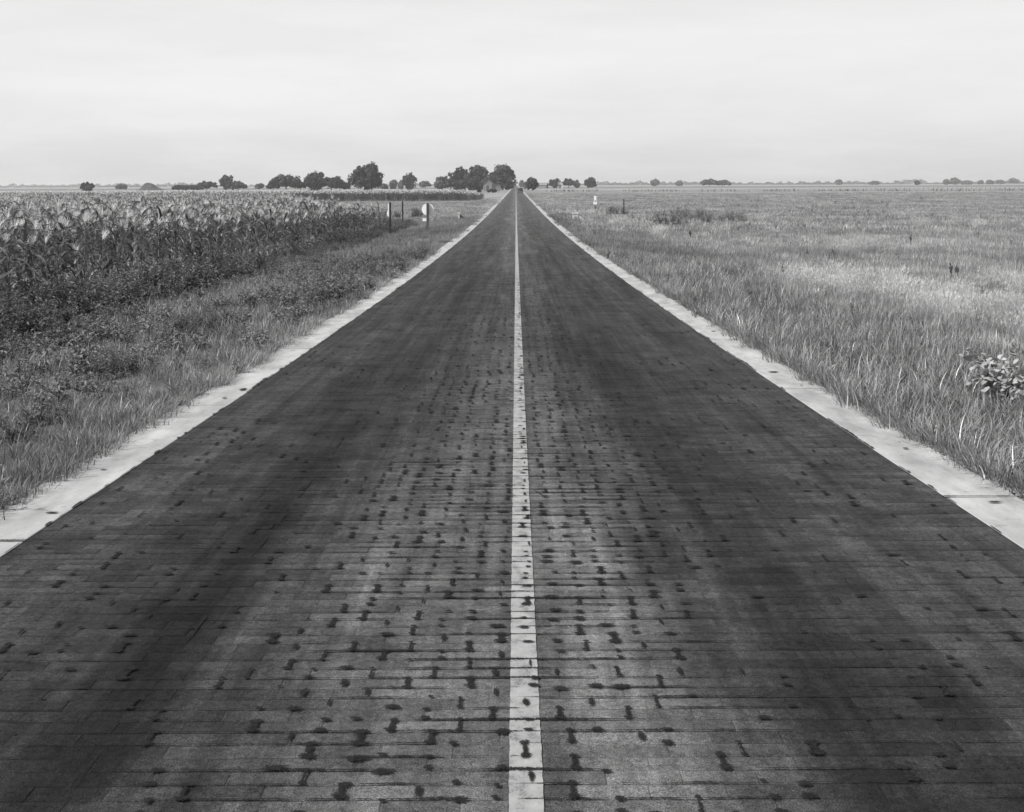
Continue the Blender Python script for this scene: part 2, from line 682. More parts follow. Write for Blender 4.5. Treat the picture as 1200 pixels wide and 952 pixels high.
def ribbon_quads(mb, pts, z):
    """pts: (x, y, half width across y)"""
    for (x0, y0, h0), (x1, y1, h1) in zip(pts, pts[1:]):
        if h0 <= 0.0006 and h1 <= 0.0006:
            continue
        vs = [(x0, y0 - h0, road_z(y0 - h0) + z), (x1, y1 - h1, road_z(y1 - h1) + z), (x1, y1, road_z(y1) + z), (x0, y0, road_z(y0) + z), (x1, y1 + h1, road_z(y1 + h1) + z), (x0, y0 + h0, road_z(y0 + h0) + z)]
        mb.add(vs, [(0, 1, 2, 3), (3, 2, 4, 5)], [0.05, 0.05, 1.0, 1.0, 0.05, 0.05])


for c in range(n_course):
    yc = 1.9 + (c - 0.5) * PITCH_W
    if yc > 34:
        break
    pts = []
    step = 0.03 if yc < 8 else (0.07 if yc < 16 else 0.14)
    for x in np.arange(-HALF_B + 0.01, HALF_B - 0.005, step):
        a = mnoise.noise(Vector((x * 2.3, c * 3.7, 0.5)))
        b = mnoise.noise(Vector((x * 9.0, c * 5.1, 7.5)))
        d = mnoise.noise(Vector((x * 30.0, c * 5.1, 2.5)))
        cen = (1.0 - 0.68 * sstep(0.45, 1.0, abs(x))) * (1 - .4 * sstep(7, 16, yc))
        h = (0.0040 + 0.0165 * a + 0.0075 * b + 0.0050 * d) * cen
        pts.append((x, yc + 0.004 * b + 0.002 * d, max(0.0, min(0.019, h))))
    ribbon_quads(mb, pts, 0.0055 + 0.0004 * (c % 3))
tag(mb.build('joint_tar', M['tar'], road), kind='stuff')

mb = MB()


def blob(mb, x, y, rx, ry, z, n=10):
    ph = random.uniform(0, 9)
    vs = [(x, y, road_z(y) + z + 0.0012)]
    for i in range(n):
        a = 2 * math.pi * i / n
        r = 1 + 0.42 * mnoise.noise(Vector((math.cos(a) * 1.3 + ph, math.sin(a) * 1.3, ph)))
        px, py = x + rx * r * math.cos(a), y + ry * r * math.sin(a)
        vs.append((px, py, road_z(py) + z))
    mb.add(vs, [(0, 1 + i, 1 + (i + 1) % n) for i in range(n)], [1.5] + [0.0] * n)


for b in bricks:
    if b[1] > 30 or b[0] + b[2] / 2 > HALF_B - 0.08:
        continue
    xj, yj = b[0] + b[2] / 2 + 0.003, b[1]
    dens = (1.0 - 0.72 * sstep(0.45, 1.05, abs(xj + 0.05))) * (1 - .5 * sstep(8, 20, yj))
    cl_ = mnoise.noise(Vector((xj * 0.8, yj * 0.5, 4.0)))
    if random.random() > dens + 0.5 * cl_:
        continue
    s = random.uniform(0.55, 1.3) * (0.85 if abs(xj) > 0.8 else 1.0)
    rx = 0.025 * s * random.uniform(0.7, 1.4)
    ry = 0.026 * s
    hw_ = PITCH_W / 2
    m_ = random.random()
    jx = random.uniform(-.006, .006)
    if m_ < 0.45:                                # both ends of the joint, often run together
        blob(mb, xj, yj - hw_ * random.uniform(.7, 1.0), rx * 1.2, ry, 0.0078)
        blob(mb, xj + jx, yj + hw_ * random.uniform(.7, 1.0), rx, ry * .9, 0.0080)
        if random.random() < .7:
            blob(mb, xj + jx / 2, yj, rx * 0.55, hw_ * 1.1, 0.0074)
    elif m_ < 0.7:
        blob(mb, xj + jx, yj - hw_ * random.uniform(.7, 1.0), rx * 1.3, ry * .9, 0.0078)
    elif m_ < 0.85:
        blob(mb, xj + jx, yj + hw_ * random.uniform(.6, 1.0), rx * 1.2, ry * .9, 0.0080)
    else:
        blob(mb, xj, yj, rx * 0.5, hw_ * 1.05, 0.0076)
# tar that ran across the courses
for (px, py, px2, py2, w_) in ((520, 571, 600, 570, .012), (545, 569, 585, 570, .03), (622, 575, 640, 586, .02), (640, 587, 720, 592, .012)):
    (x0, y0), (x1, y1) = at(px, py), at(px2, py2)
    pts = [(x0 + (x1 - x0) * i / 8, y0 + (y1 - y0) * i / 8, w_ * (0.6 + 0.6 * random.random()) * math.sin(math.pi * (i + 0.4) / 9)) for i in range(9)]
    ribbon_quads(mb, pts, 0.0092)
tag(mb.build('tar_spot', M['tar'], road), kind='stuff')

# thin crack line along the left lane
mb = MB()
prev = None
for y in np.arange(2.5, 22, 0.12):
    xq = -1.24 + 0.010 * mnoise.noise(Vector((0, y * 0.9, 1))) + 0.004 * random.uniform(-1, 1)
    hw = max(0.0, 0.0012 + 0.006 * mnoise.noise(Vector((3, y * 2.3, 5))))
    cur = (xq, y, hw)
    if prev and (hw > .001):
        mb.add([(prev[0] - prev[2], prev[1], road_z(prev[1]) + .0066), (prev[0] + prev[2], prev[1], road_z(prev[1]) + .0066), (xq + hw, y, road_z(y) + .0066), (xq - hw, y, road_z(y) + .0066)], [(0, 1, 2, 3)])
    prev = cur
mb.build('lane_crack', M['tar'], road)

# centre line
mb = MB()
ys_l = list(np.arange(1.5, 12, 0.03)) + list(np.arange(12, 60, 0.4))
q = 60.0
while q < 1800:
    ys_l.append(q)
    q *= 1.04
for i, y in enumerate(ys_l):
    n1 = 0.0014 * random.uniform(-1, 1) if y < 12 else 0
    n2 = 0.0014 * random.uniform(-1, 1) if y < 12 else 0
    z = road_z(y) + 0.0035
    mb.v += [(-0.016 + n1, y, z), (0.080 + n2, y, z)]
    mb.t += [1, 1]
    if i:
        b = 2 * i
        mb.f.append((b - 2, b - 1, b + 1, b))
        mb.m.append(0)
line = mb.build('centre_line', M['paint'], road)

# concrete edging in slabs
SLAB = 4.45
for side, first in ((-1, 6.35), (1, 7.25)):
    edg = empty('concrete_edging')
    tag(edg, kind='structure')
    ys0 = first - SLAB * 2
    n_sl = 15
    for i in range(n_sl):
        a, b = ys0 + i * SLAB + 0.006, ys0 + (i + 1) * SLAB - 0.006
        mbs = MB()
        ny = 12
        o_w = HALF_O + random.uniform(-0.015, 0.02)
        vs, fs = [], []
        lift = random.uniform(0.0, 0.004)
        for j in range(ny + 1):
            y = a + (b - a) * j / ny
            z = road_z(y) + lift
            xi = HALF_B + 0.004
            xo = o_w + 0.012 * mnoise.noise(Vector((side * 5, y * 1.4, 2)))
            for (x, zz) in ((xi, z - 0.15), (xi, z - 0.002), (xi + 0.006, z), (xo - 0.012, z), (xo, z - 0.010), (xo, z - 0.15)):
                vs.append((side * x, y, zz))
        for j in range(ny):
            for q_ in range(5):
                p0 = j * 6 + q_
                f = (p0, p0 + 1, p0 + 7, p0 + 6)
                fs.append(f if side < 0 else f[::-1])
        fs.append((0, 1, 2, 3, 4, 5) if side > 0 else (5, 4, 3, 2, 1, 0))
        e = ny * 6
        fs.append(tuple(e + q_ for q_ in ((5, 4, 3, 2, 1, 0) if side > 0 else (0, 1, 2, 3, 4, 5))))
        mbs.add(vs, fs)
        mbs.build('slab', M['concrete'], edg)
    # distant run
    mbs = MB()
    y = ys0 + n_sl * SLAB
    vs, fs = [], []
    cnt = 0
    while y < 2600:
        z = road_z(y)
        for (x, zz) in ((HALF_B + .004, z - .15), (HALF_B + .004, z + .002), (HALF_O, z + .002), (HALF_O, z - .15)):
            vs.append((side * x, y, zz))
        cnt += 1
        y = y * 1.045
    for j in range(cnt - 1):
        for q_ in range(3):
            p0 = j * 4 + q_
            f = (p0, p0 + 1, p0 + 5, p0 + 4)
            fs.append(f if side < 0 else f[::-1])
    mbs.add(vs, fs)
    mbs.build('slab_run', M['concrete'], edg)
    # joint filler, cracks and tar creeping over the inner edge
    mbt = MB()
    for i in range(n_sl + 1):
        yj = ys0 + i * SLAB
        pts = []
        for j in range(11):
            x = HALF_B - 0.02 + (HALF_O - HALF_B + 0.02) * j / 10
            h = 0.006 + 0.010 * max(0, mnoise.noise(Vector((x * 9, i * 3.3 + side, 0))))
            if i == 2:
                h *= 2.0
            pts.append((side * x, yj + 0.006 * mnoise.noise(Vector((x * 14, i, 3))), h if j < 10 else 0.002))
        if side < 0:
            pts = pts[::-1]
        ribbon_quads(mbt, pts, 0.0088)
    tag(mbt.build('joint_seal', M['tar'], edg), kind='stuff')
    mbt = MB()
    prev = None
    y = 2.0
    while y < 60:                                # tar film and brick ends that overrun the slab, tooth by tooth
        y2 = y + random.uniform(.06, .22)
        w = 0.045 * max(0, mnoise.noise(Vector((side * 4, y * 0.7, 1))) - .05) + random.choice((0, 0, 0, 0, 0, .004, .008, .016))
        if w > .002:
            pts_ = [(HALF_B - .002, y), (HALF_B + w * random.uniform(.5, 1), y + .012), (HALF_B + w, (y + y2) / 2), (HALF_B + w * random.uniform(.5, 1), y2 - .012), (HALF_B - .002, y2)]
            mbt.add([(side * a, b, road_z(b) + .0078) for a, b in pts_], [tuple(range(5)) if side > 0 else (4, 3, 2, 1, 0)])
        y = y2
    tag(mbt.build('brick_dust', M['brick'], edg), kind='stuff')
    mbt = MB()
    for (px, py, rx, ry) in (((284, 457.5, .045, .11), (325, 402, .05, .10), (262, 468, .03, .04), (60, 603, .05, .03), (120, 552, .03, .02)) if side < 0 else ((1165, 590, .05, .03), (835, 389, .04, .06), (905, 437, .07, .05), (1060, 527, .03, .03), (862, 399, .05, .03))):
        x_, y_ = at(px, py)
        blob(mbt, x_, y_, rx, ry, .0098, 14)
    for _ in range(44):
        y0 = 4 + 26 * random.random() ** 1.5
        x0 = random.uniform(HALF_B + .04, HALF_O - .1)
        n_ = random.randint(3, 6)
        pts = [(side * (x0 + 0.03 * j * side * side), y0 + 0.02 * random.uniform(-1, 1), 0.004 * random.uniform(0.2, 1) if 0 < j < n_ else 0.0004) for j in range(n_ + 1)]
        if side < 0:
            pts = pts[::-1]
        ribbon_quads(mbt, pts, 0.0094)
    tag(mbt.build('crack', M['tar'], edg), kind='stuff')


# ------------------------------------------------------------------ scattering with geometry nodes (for stuff only)
def scatter(name, pts, templates, mat_group=None):
    """pts: list of (x, y, z, rotz, tiltx, scale, variant)"""
    me = bpy.data.meshes.new(name)
    a = np.array(pts, dtype=np.float32)
    me.vertices.add(len(a))
    me.vertices.foreach_set('co', a[:, :3].ravel())
    ar = me.attributes.new('rot', 'FLOAT_VECTOR', 'POINT')
    rot = np.zeros((len(a), 3), dtype=np.float32)
    rot[:, 0] = a[:, 4]
    rot[:, 2] = a[:, 3]
    ar.data.foreach_set('vector', rot.ravel())
    asn = me.attributes.new('scl', 'FLOAT', 'POINT')
    asn.data.foreach_set('value', a[:, 5])
    av = me.attributes.new('var', 'INT', 'POINT')
    av.data.foreach_set('value', a[:, 6].astype(np.int32))
    o = link(name, me)
    ng = bpy.data.node_groups.new(name, 'GeometryNodeTree')
    ng.interface.new_socket('Geometry', in_out='INPUT', socket_type='NodeSocketGeometry')
    ng.interface.new_socket('Geometry', in_out='OUTPUT', socket_type='NodeSocketGeometry')
    gi, go = ng.nodes.new('NodeGroupInput'), ng.nodes.new('NodeGroupOutput')
    jn = ng.nodes.new('GeometryNodeJoinGeometry')
    for tm in templates:
        ob = ng.nodes.new('GeometryNodeObjectInfo')
        ob.inputs['Object'].default_value = tm
        ob.inputs['As Instance'].default_value = True
        ng.links.new(ob.outputs['Geometry'], jn.inputs[0])
    ip = ng.nodes.new('GeometryNodeInstanceOnPoints')
    ip.inputs['Pick Instance'].default_value = True
    ng.links.new(gi.outputs[0], ip.inputs['Points'])
    ng.links.new(jn.outputs[0], ip.inputs['Instance'])

    def attr(nm, dt):
        n = ng.nodes.new('GeometryNodeInputNamedAttribute')
        n.data_type = dt
        n.inputs['Name'].default_value = nm
        return n.outputs[0]
    ng.links.new(attr('var', 'INT'), ip.inputs['Instance Index'])
    e2r = ng.nodes.new('FunctionNodeEulerToRotation')
    ng.links.new(attr('rot', 'FLOAT_VECTOR'), e2r.inputs[0])
    ng.links.new(e2r.outputs[0], ip.inputs['Rotation'])
    ng.links.new(attr('scl', 'FLOAT'), ip.inputs['Scale'])
    ng.links.new(ip.outputs[0], go.inputs[0])
    md = o.modifiers.new('scatter', 'NODES')
    md.node_group = ng
    tag(o, kind='stuff')
    return o


def template(name, mb, mats):
    return bpy.data.objects.new(name, mb.mesh(name, mats))      # only a source of instances


def blade(mb, x, y, az, length, width, lean, curl, tn, segs=3, z0=0.0, mi=0):
    """a curved, tapering blade"""
    dx, dy = math.cos(az), math.sin(az)
    sx, sy = -dy, dx
    vs, fs = [], []
    ang = lean
    px, pz = 0.0, z0
    for i in range(segs + 1):
        w = width * (1 - (i / segs) ** 1.6) * 0.5 + (0.0003 if i == segs else 0)
        cx, cy = x + dx * px, y + dy * px
        if i < segs:
            vs += [(cx - sx * w, cy - sy * w, pz), (cx + sx * w, cy + sy * w, pz)]
        else:
            vs.append((cx, cy, pz))
        st = length / segs
        px += math.sin(ang) * st
        pz += math.cos(ang) * st
        ang += curl / segs
    for i in range(segs - 1):
        b = 2 * i
        fs.append((b, b + 1, b + 3, b + 2))
    b = 2 * (segs - 1)
    fs.append((b, b + 1, b + 2))
    mb.add(vs, fs, tn, mi)


def tuft(n, rad, l0, l1, w0, w1, lean=0.5, curl=1.2, segs=3, tones=(0.6, 1.35), dry=0.0):
    mb = MB()
    for _ in range(n):
        a = random.uniform(0, 6.283)
        r = rad * math.sqrt(random.random())
        tn = random.uniform(*tones)
        if random.random() < dry:
            tn *= random.uniform(1.5, 2.4)
        blade(mb, r * math.cos(a), r * math.sin(a), a + random.uniform(-1.2, 1.2), random.uniform(l0, l1), random.uniform(w0, w1), random.uniform(0.0, lean), random.uniform(0.1, curl), tn, segs)
    return mb


def leafy_weed(h, n, leaf, spread, tones=(0.5, 1.4), stems=5):
    mb = MB()
    for s in range(stems):
        a = random.uniform(0, 6.283)
        lean = random.uniform(0.05, spread)
        hh = h * random.uniform(0.6, 1.0)
        tip = Vector((math.cos(a) * lean, math.sin(a) * lean, hh))
        b0 = Vector((random.uniform(-.08, .08), random.uniform(-.08, .08), 0))
        mid = b0.lerp(tip, 0.5) + Vector((0, 0, 0.06 * h))
        mb.tube([b0, mid, tip], [0.006, 0.004, 0.001], 3, 0.9, cap=False)
        for i in range(n // stems):
            t = random.uniform(0.05, 1.0)
            p = b0.lerp(mid, t * 2) if t < 0.5 else mid.lerp(tip, t * 2 - 1)
            az = random.uniform(0, 6.283)
            ll = leaf * random.uniform(0.6, 1.3) * (1.15 - 0.6 * t)
            el = random.uniform(-0.5, 0.9)
            d = Vector((math.cos(az) * math.cos(el), math.sin(az) * math.cos(el), math.sin(el)))
            sd = d.cross(Vector((random.uniform(-.6, .6), random.uniform(-.6, .6), 1))).normalized() * ll * random.uniform(.16, .28)
            q0 = p + d * ll * 0.35
            q1 = p + d * ll - Vector((0, 0, ll * 0.25))
            mb.add([p, q0 - sd, q1, q0 + sd], [(0, 1, 2, 3)], random.uniform(*tones))
    return mb


T_grass = [template('grass_tuft', tuft(70, 0.20, 0.08, 0.26, 0.005, 0.010, 1.0, 1.5, 3, (0.3, 1.7), dry=0.07), M['grass']) for _ in range(4)]
T_verge = [template('verge_tuft', tuft(80, 0.20, 0.05, 0.20, 0.004, 0.009, 1.1, 1.6, 3, (0.3, 1.65), dry=0.06), M['verge']) for _ in range(4)]
T_pweed = [template('pasture_weed', leafy_weed(0.8, 130, 0.10, 0.4, (0.6, 1.7), stems=8), M['paleweed']) for _ in range(4)]
T_low = [template('low_tuft', tuft(70, 0.2, 0.05, 0.13, 0.005, 0.010, 1.0, 1.5), M['verge']) for _ in range(3)]
T_coarse = [template('coarse_tuft', tuft(40, 0.15, 0.16, 0.44, 0.007, 0.015, 1.1, 1.8, 4, (0.25, 1.6), dry=0.07), M['coarse']) for _ in range(4)]
T_mid = [template('grass_clump', tuft(130, 0.5, 0.14, 0.36, 0.010, 0.018, 0.7, 1.2, 2), M['grass']) for _ in range(4)]
T_past = [template('pasture_clump', tuft(150, 0.6, 0.16, 0.42, 0.009, 0.016, 0.6, 1.1, 2, dry=0.12), M['palefield']) for _ in range(4)]
T_far = [template('pasture_sward', tuft(190, 1.5, 0.2, 0.5, 0.03, 0.055, 0.7, 1.0, 2, dry=0.08), M['palefield']) for _ in range(4)]
T_weed = [template('weed', leafy_weed(0.75, 190, 0.11, 0.35, stems=7), M['weed']) for _ in range(5)]
T_clover = [template('broad_weed', leafy_weed(0.26, 110, 0.075, 0.22, (0.8, 1.9), stems=6), M['weed']) for _ in range(4)]


def dry_tuft(n, rad, l0, l1):
    mb = MB()
    for _ in range(n):
        a = random.uniform(0, 6.283)
        r = rad * math.sqrt(random.random())
        x, y = r * math.cos(a), r * math.sin(a)
        ln = random.uniform(l0, l1)
        az = random.uniform(-0.6, 1.4)
        le = random.uniform(0.05, 0.45)
        blade(mb, x, y, az, ln, 0.004, le, 0.5, random.uniform(0.55, 1.0), 3)
        tx, tz = math.sin(le + 0.2) * ln * 0.92, math.cos(le + 0.2) * ln * 0.92
        for _k in range(4):                      # feathery head
            blade(mb, x + math.cos(az) * tx, y + math.sin(az) * tx, az + random.uniform(-1.5, 1.5), random.uniform(.05, .11), 0.005, random.uniform(.2, 1.2), 0.6, random.uniform(0.9, 1.35), 2, z0=tz)
    return mb


T_dry = [template('dry_tuft', dry_tuft(70, 0.3, 0.3, 0.58), M['dry']) for _ in range(4)]


def frus(x, y, m=1.5):
    return y > 2.5 and abs((x - CAM.x) / y) < 0.405 + m / max(y, 1)


def field(x, y, sc, seed):
    return mnoise.noise(Vector((x * sc, y * sc, seed)))


def pt(x, y, s, nv, dz=0.0, tilt=0.0):
    return (x, y, ground_z(x, y) + dz, random.uniform(0, 6.283), random.uniform(-tilt, tilt), s, random.randrange(nv))


def zone(y0, y1, x0, x1, dens):
    """random spots (|x| range) in the view, density per square metre"""
    n = int((y1 - y0) * (x1 - x0) * dens)
    for _ in range(n):
        y = random.uniform(y0, y1)
        x = random.uniform(x0, x1)
        if frus(x, y):
            yield x, y


pts_verge, pts_pweed = [], []
pts_grass, pts_low, pts_coarse, pts_mid, pts_past, pts_far, pts_weed, pts_clover, pts_dry = ([] for _ in range(9))

DRY = []
for (px, py, rx, ry) in ((985, 345, 70, 16), (1180, 395, 70, 30), (1110, 370, 80, 16), (1195, 350, 40, 10), (745, 272, 22, 8), (905, 262, 40, 3), (1010, 300, 60, 5), (705, 256, 10, 4), (1150, 270, 60, 5)):
    x0, y0 = at(px, py)
    DRY.append((x0, y0, rx * y0 / F_PX, abs(at(px, py - ry)[1] - at(px, py + ry)[1]) / 2))


def dryness(x, y):
    b = 0.0
    for (a, c, rx, ry) in DRY:
        d = math.hypot((x - a) / rx, (y - c) / ry)
        b = max(b, 1.25 - d)
    return b + 0.35 * field(x, y, 0.5, 21)


# left verge: short grass from the edging to the weeds
for x, y in zone(4, 16, -9.5, -2.86, 26):
    s = random.uniform(0.6, 1.1) * (1 + 0.45 * field(x, y, 0.6, 2))
    if random.random() < 0.24 + 0.7 * field(x, y, 0.5, 9):
        pts_clover.append(pt(x, y, s * random.uniform(.6, 1.1), 4))
    else:
        (pts_verge if random.random() < .7 else pts_low).append(pt(x, y, s, 3, tilt=.15))
for x, y in zone(14, 45, -9.2, -2.87, 11):
    s = random.uniform(0.8, 1.25) * (1 + 0.4 * field(x, y, 0.6, 2))
    if random.random() < 0.22 + 0.7 * field(x, y, 0.4, 9):
        pts_clover.append(pt(x, y, s * 1.15, 4))
    else:
        pts_verge.append(pt(x, y, s * 1.25, 4, tilt=.15))
for x, y in zone(42, 110, -13.0, -2.9, 2.2):
    pts_mid.append(pt(x, y, random.uniform(.6, 1.0), 4))
for x, y in zone(105, 240, -70.0, -3.3, 0.5):
    pts_far.append(pt(x, y, random.uniform(.6, .95), 4))
# overhang at the edging, both sides
for sd in (-1, 1):
    for y in np.arange(3.6, 45, 0.055):
        for _ in range(2 if y < 16 else 1):
            yy_ = y + random.uniform(-.05, .05)
            x = sd * (2.86 + 0.13 * abs(field(sd * 3, yy_, .9, 5)) + random.uniform(0, .14) - (0.06 if random.random() < .06 else 0))
            if not frus(x, yy_):
                continue
            if sd > 0:
                (pts_coarse if random.random() < .35 + .5 * field(x, yy_, .7, 1) else pts_grass).append(pt(x, yy_, random.uniform(.35, .75), 4, 0.0, .2))
            else:
                (pts_low if random.random() < .45 else pts_verge).append(pt(x, yy_, random.uniform(.5, 1.0), 3, 0.0, .2))
VINE = at(1178, 470)


def by_vine(x, y):
    return math.hypot(x - VINE[0], (y - VINE[1] + .25)) < .42


# right verge: coarse grass
for x, y in zone(4, 18, 2.88, 6.2, 20):
    if by_vine(x, y):
        if random.random() < .3:
            pts_low.append(pt(x, y, 1.0, 3))
        continue
    if random.random() < 0.42:
        pts_coarse.append(pt(x, y, random.uniform(.55, .95) * (1 + .3 * field(x, y, .8, 3)), 4, tilt=.2))
    else:
        pts_grass.append(pt(x, y, random.uniform(.8, 1.35), 4, tilt=.2))
for x, y in zone(16, 42, 2.88, 7.5, 9):
    if random.random() < .5:
        pts_coarse.append(pt(x, y, random.uniform(.6, 1.0), 4, tilt=.2))
    else:
        pts_grass.append(pt(x, y, random.uniform(.9, 1.4), 4, tilt=.2))
for x, y in zone(40, 115, 2.95, 9.0, 2.2):
    pts_mid.append(pt(x, y, random.uniform(.6, 1.0), 4))
# right pasture
for x, y in zone(9, 30, 5.5, 15, 9):
    d = dryness(x, y)
    if d > 0.35 and random.random() < .8:
        pts_dry.append(pt(x, y, random.uniform(.75, 1.15), 4))
    elif random.random() < .33:
        pts_grass.append(pt(x, y, random.uniform(.9, 1.4), 4))
    else:
        pts_past.append(pt(x, y, random.uniform(.5, .8), 4))
    if field(x, y, .35, 33) > .32 and random.random() < .22:
        pts_clover.append(pt(x, y, random.uniform(.9, 1.4), 4))
for x, y in zone(28, 75, 7.0, 34, 2.4):
    d = dryness(x, y)
    if d > 0.35 and random.random() < .6:
        pts_dry.append(pt(x, y, random.uniform(.9, 1.3), 4))
    else:
        pts_past.append(pt(x, y, random.uniform(.6, 1.05), 4))
    if field(x, y, .2, 33) > .22 and random.random() < .16:
        pts_weed.append(pt(x, y, random.uniform(.3, .6), 5))
for x, y in zone(72, 420, 3.5, 170, 0.55):
    if random.random() > 1.25 - y / 420 or (y > 200 and random.random() < .4):
        continue
    if dryness(x, y) > .3 and random.random() < .5:
        pts_dry.append(pt(x, y, random.uniform(1.1, 1.7), 4))
    pts_far.append(pt(x, y, random.uniform(.5, .95), 4))
    if field(x, y, .09, 33) > .18 and random.random() < .10:
        pts_weed.append(pt(x, y, random.uniform(.5, .9), 5))
# dead thatch and litter along the slabs
pts_lit = []
for sd in (-1, 1):
    for y in np.arange(4, 26, .05 if sd > 0 else .09):
        x = sd * (2.82 + abs(random.gauss(0, .09)))
        if frus(x, y) and field(x, y, .9, 77) > -.15:
            pts_lit.append(pt(x, y, random.uniform(.5, 1.0), 3, .012))
# weeds along the foot of the corn
for x, y in zone(9, 95, -9.6, -6.4, 5.0):
    edge = -7.15 + 1.0 * (1 - sstep(12, 30, y)) + 1.3 * field(0, y, .12, 40) + .5 * field(x, y, .8, 41)
    if x < edge:
        f_ = field(x, y, .45, 44)
        pts_weed.append(pt(x, y, (random.uniform(.5, .9) + .45 * f_) * (0.85 if y > 40 else 1.2), 5))
for x, y in zone(7, 60, -7.4, -3.2, 1.6):
    if field(x, y, .5, 55) > .12:
        pts_weed.append(pt(x, y, random.uniform(.22, .55), 5))
for x, y in zone(4.5, 30, 2.95, 6.5, 2.2):
    if field(x, y, .7, 57) > .08:
        pts_weed.append(pt(x, y, random.uniform(.2, .42), 5))
for x, y in zone(8, 45, 3.2, 12, .7):
    if field(x, y, .45, 56) > .2:
        pts_pweed.append(pt(x, y, random.uniform(.3, .6), 4))


# weed banks that stand on the pasture at right and round the posts at left
def bank(px, py, rx, n, s0, s1, ry=2.0, dst=None):
    for _ in range(n):
        x0, y0 = at(px + random.gauss(0, rx * .5), py)
        (pts_weed if dst is None else dst).append(pt(x0, y0 + random.gauss(0, ry), random.uniform(s0, s1), 4))


bank(812, 260, 60, 60, .6, 1.5, 7, pts_pweed)
bank(810, 256, 26, 22, 1.0, 1.7, 5, pts_pweed)
bank(775, 264, 24, 22, .7, 1.2, 3)
bank(830, 262, 30, 16, .6, 1.1, 3)
bank(880, 262, 50, 40, .5, 1.1, 8, pts_pweed)
bank(950, 264, 80, 44, .4, .8, 8, pts_pweed)
bank(1070, 256, 120, 60, .4, .9, 14, pts_pweed)
bank(900, 240, 200, 50, .6, 1.2, 30, pts_pweed)
bank(690, 275, 30, 20, .4, .8, 4, pts_pweed)
bank(718, 254, 16, 20, .9, 1.5)
bank(680, 260, 8, 10, .4, .7, .6)
bank(487, 256, 6, 14, .9, 1.5)
bank(468, 258, 8, 10, .8, 1.2)
bank(455, 268, 14, 20, .7, 1.2)
bank(725, 306, 10, 10, .3, .5)
bank(860, 325, 18, 12, .3, .45, .6)
bank(1010, 372, 12, 8, .25, .4, .4)
bank(215, 395, 26, 26, .3, .55, .6)
bank(130, 440, 22, 18, .25, .45, .3)
for px in range(640, 1200, 3):
    if mnoise.noise(Vector((px * .03, 1, 1))) > -.05:
        bank(px, 224.8 - (px - 640) * .002, 3, 2, .7, 1.7, 8)

T_lit = []
for _ in range(3):
    mb = tuft(16, .10, .06, .20, .005, .012, .3, .2, 2, (.5, 1.5))
    for i, v in enumerate(mb.v):                 # beaten flat
        mb.v[i] = (v[0] + v[2] * .9, v[1] + v[2] * .35, .006 + v[2] * .10)
    for _k in range(5):
        mb.box((random.gauss(0, .08), random.gauss(0, .08), .006), (random.uniform(.008, .022), random.uniform(.008, .018), .012), random.uniform(.6, 1.3), rz=random.random() * 3, top=.7)
    T_lit.append(template('litter', mb, M['dry']))
scatter('litter', pts_lit, T_lit)
scatter('grass', pts_grass, T_grass)
scatter('short_grass', pts_verge, T_verge)
scatter('pasture_weeds', pts_pweed, T_pweed)
scatter('low_grass', pts_low, T_low)
scatter('coarse_grass', pts_coarse, T_coarse)
scatter('verge_grass', pts_mid, T_mid)
scatter('pasture_grass', pts_past, T_past)
scatter('distant_grass', pts_far, T_far)
scatter('dry_grass', pts_dry, T_dry)
scatter('weeds', pts_weed, T_weed)
scatter('broadleaf_ground_cover', pts_clover, T_clover)


# ------------------------------------------------------------------ corn
def corn_leaf(mb, h, az, length, width, rise, droop, tn):
    d = Vector((math.cos(az), math.sin(az), 0))
    s = Vector((-math.sin(az), math.cos(az), 0))
    segs = 6
    ang, p = rise, Vector((0, 0, h))
    vs, fs = [], []
    tw = random.uniform(-.5, .5)
    for i in range(segs + 1):
        t = i / segs
        w = width * 0.5 * (0.55 + 0.45 * math.sin(math.pi * min(1, t * 1.15 + .12))) * (1 - t ** 3) + .001
        sr = s * math.cos(tw * t) + Vector((0, 0, math.sin(tw * t)))
        wav = 0.012 * math.sin(t * 17 + h * 9)
        vs += [p - sr * w + Vector((0, 0, w * .35 + wav)), p, p + sr * w + Vector((0, 0, w * .35 - wav))]
        p = p + (d * math.cos(ang) + Vector((0, 0, math.sin(ang)))) * (length / segs)
        ang -= droop / segs
    for i in range(segs):
        b = 3 * i
        fs += [(b, b + 1, b + 4, b + 3), (b + 1, b + 2, b + 5, b + 4)]
    mb.add(vs, fs, tn)


class CornKind:
    pass


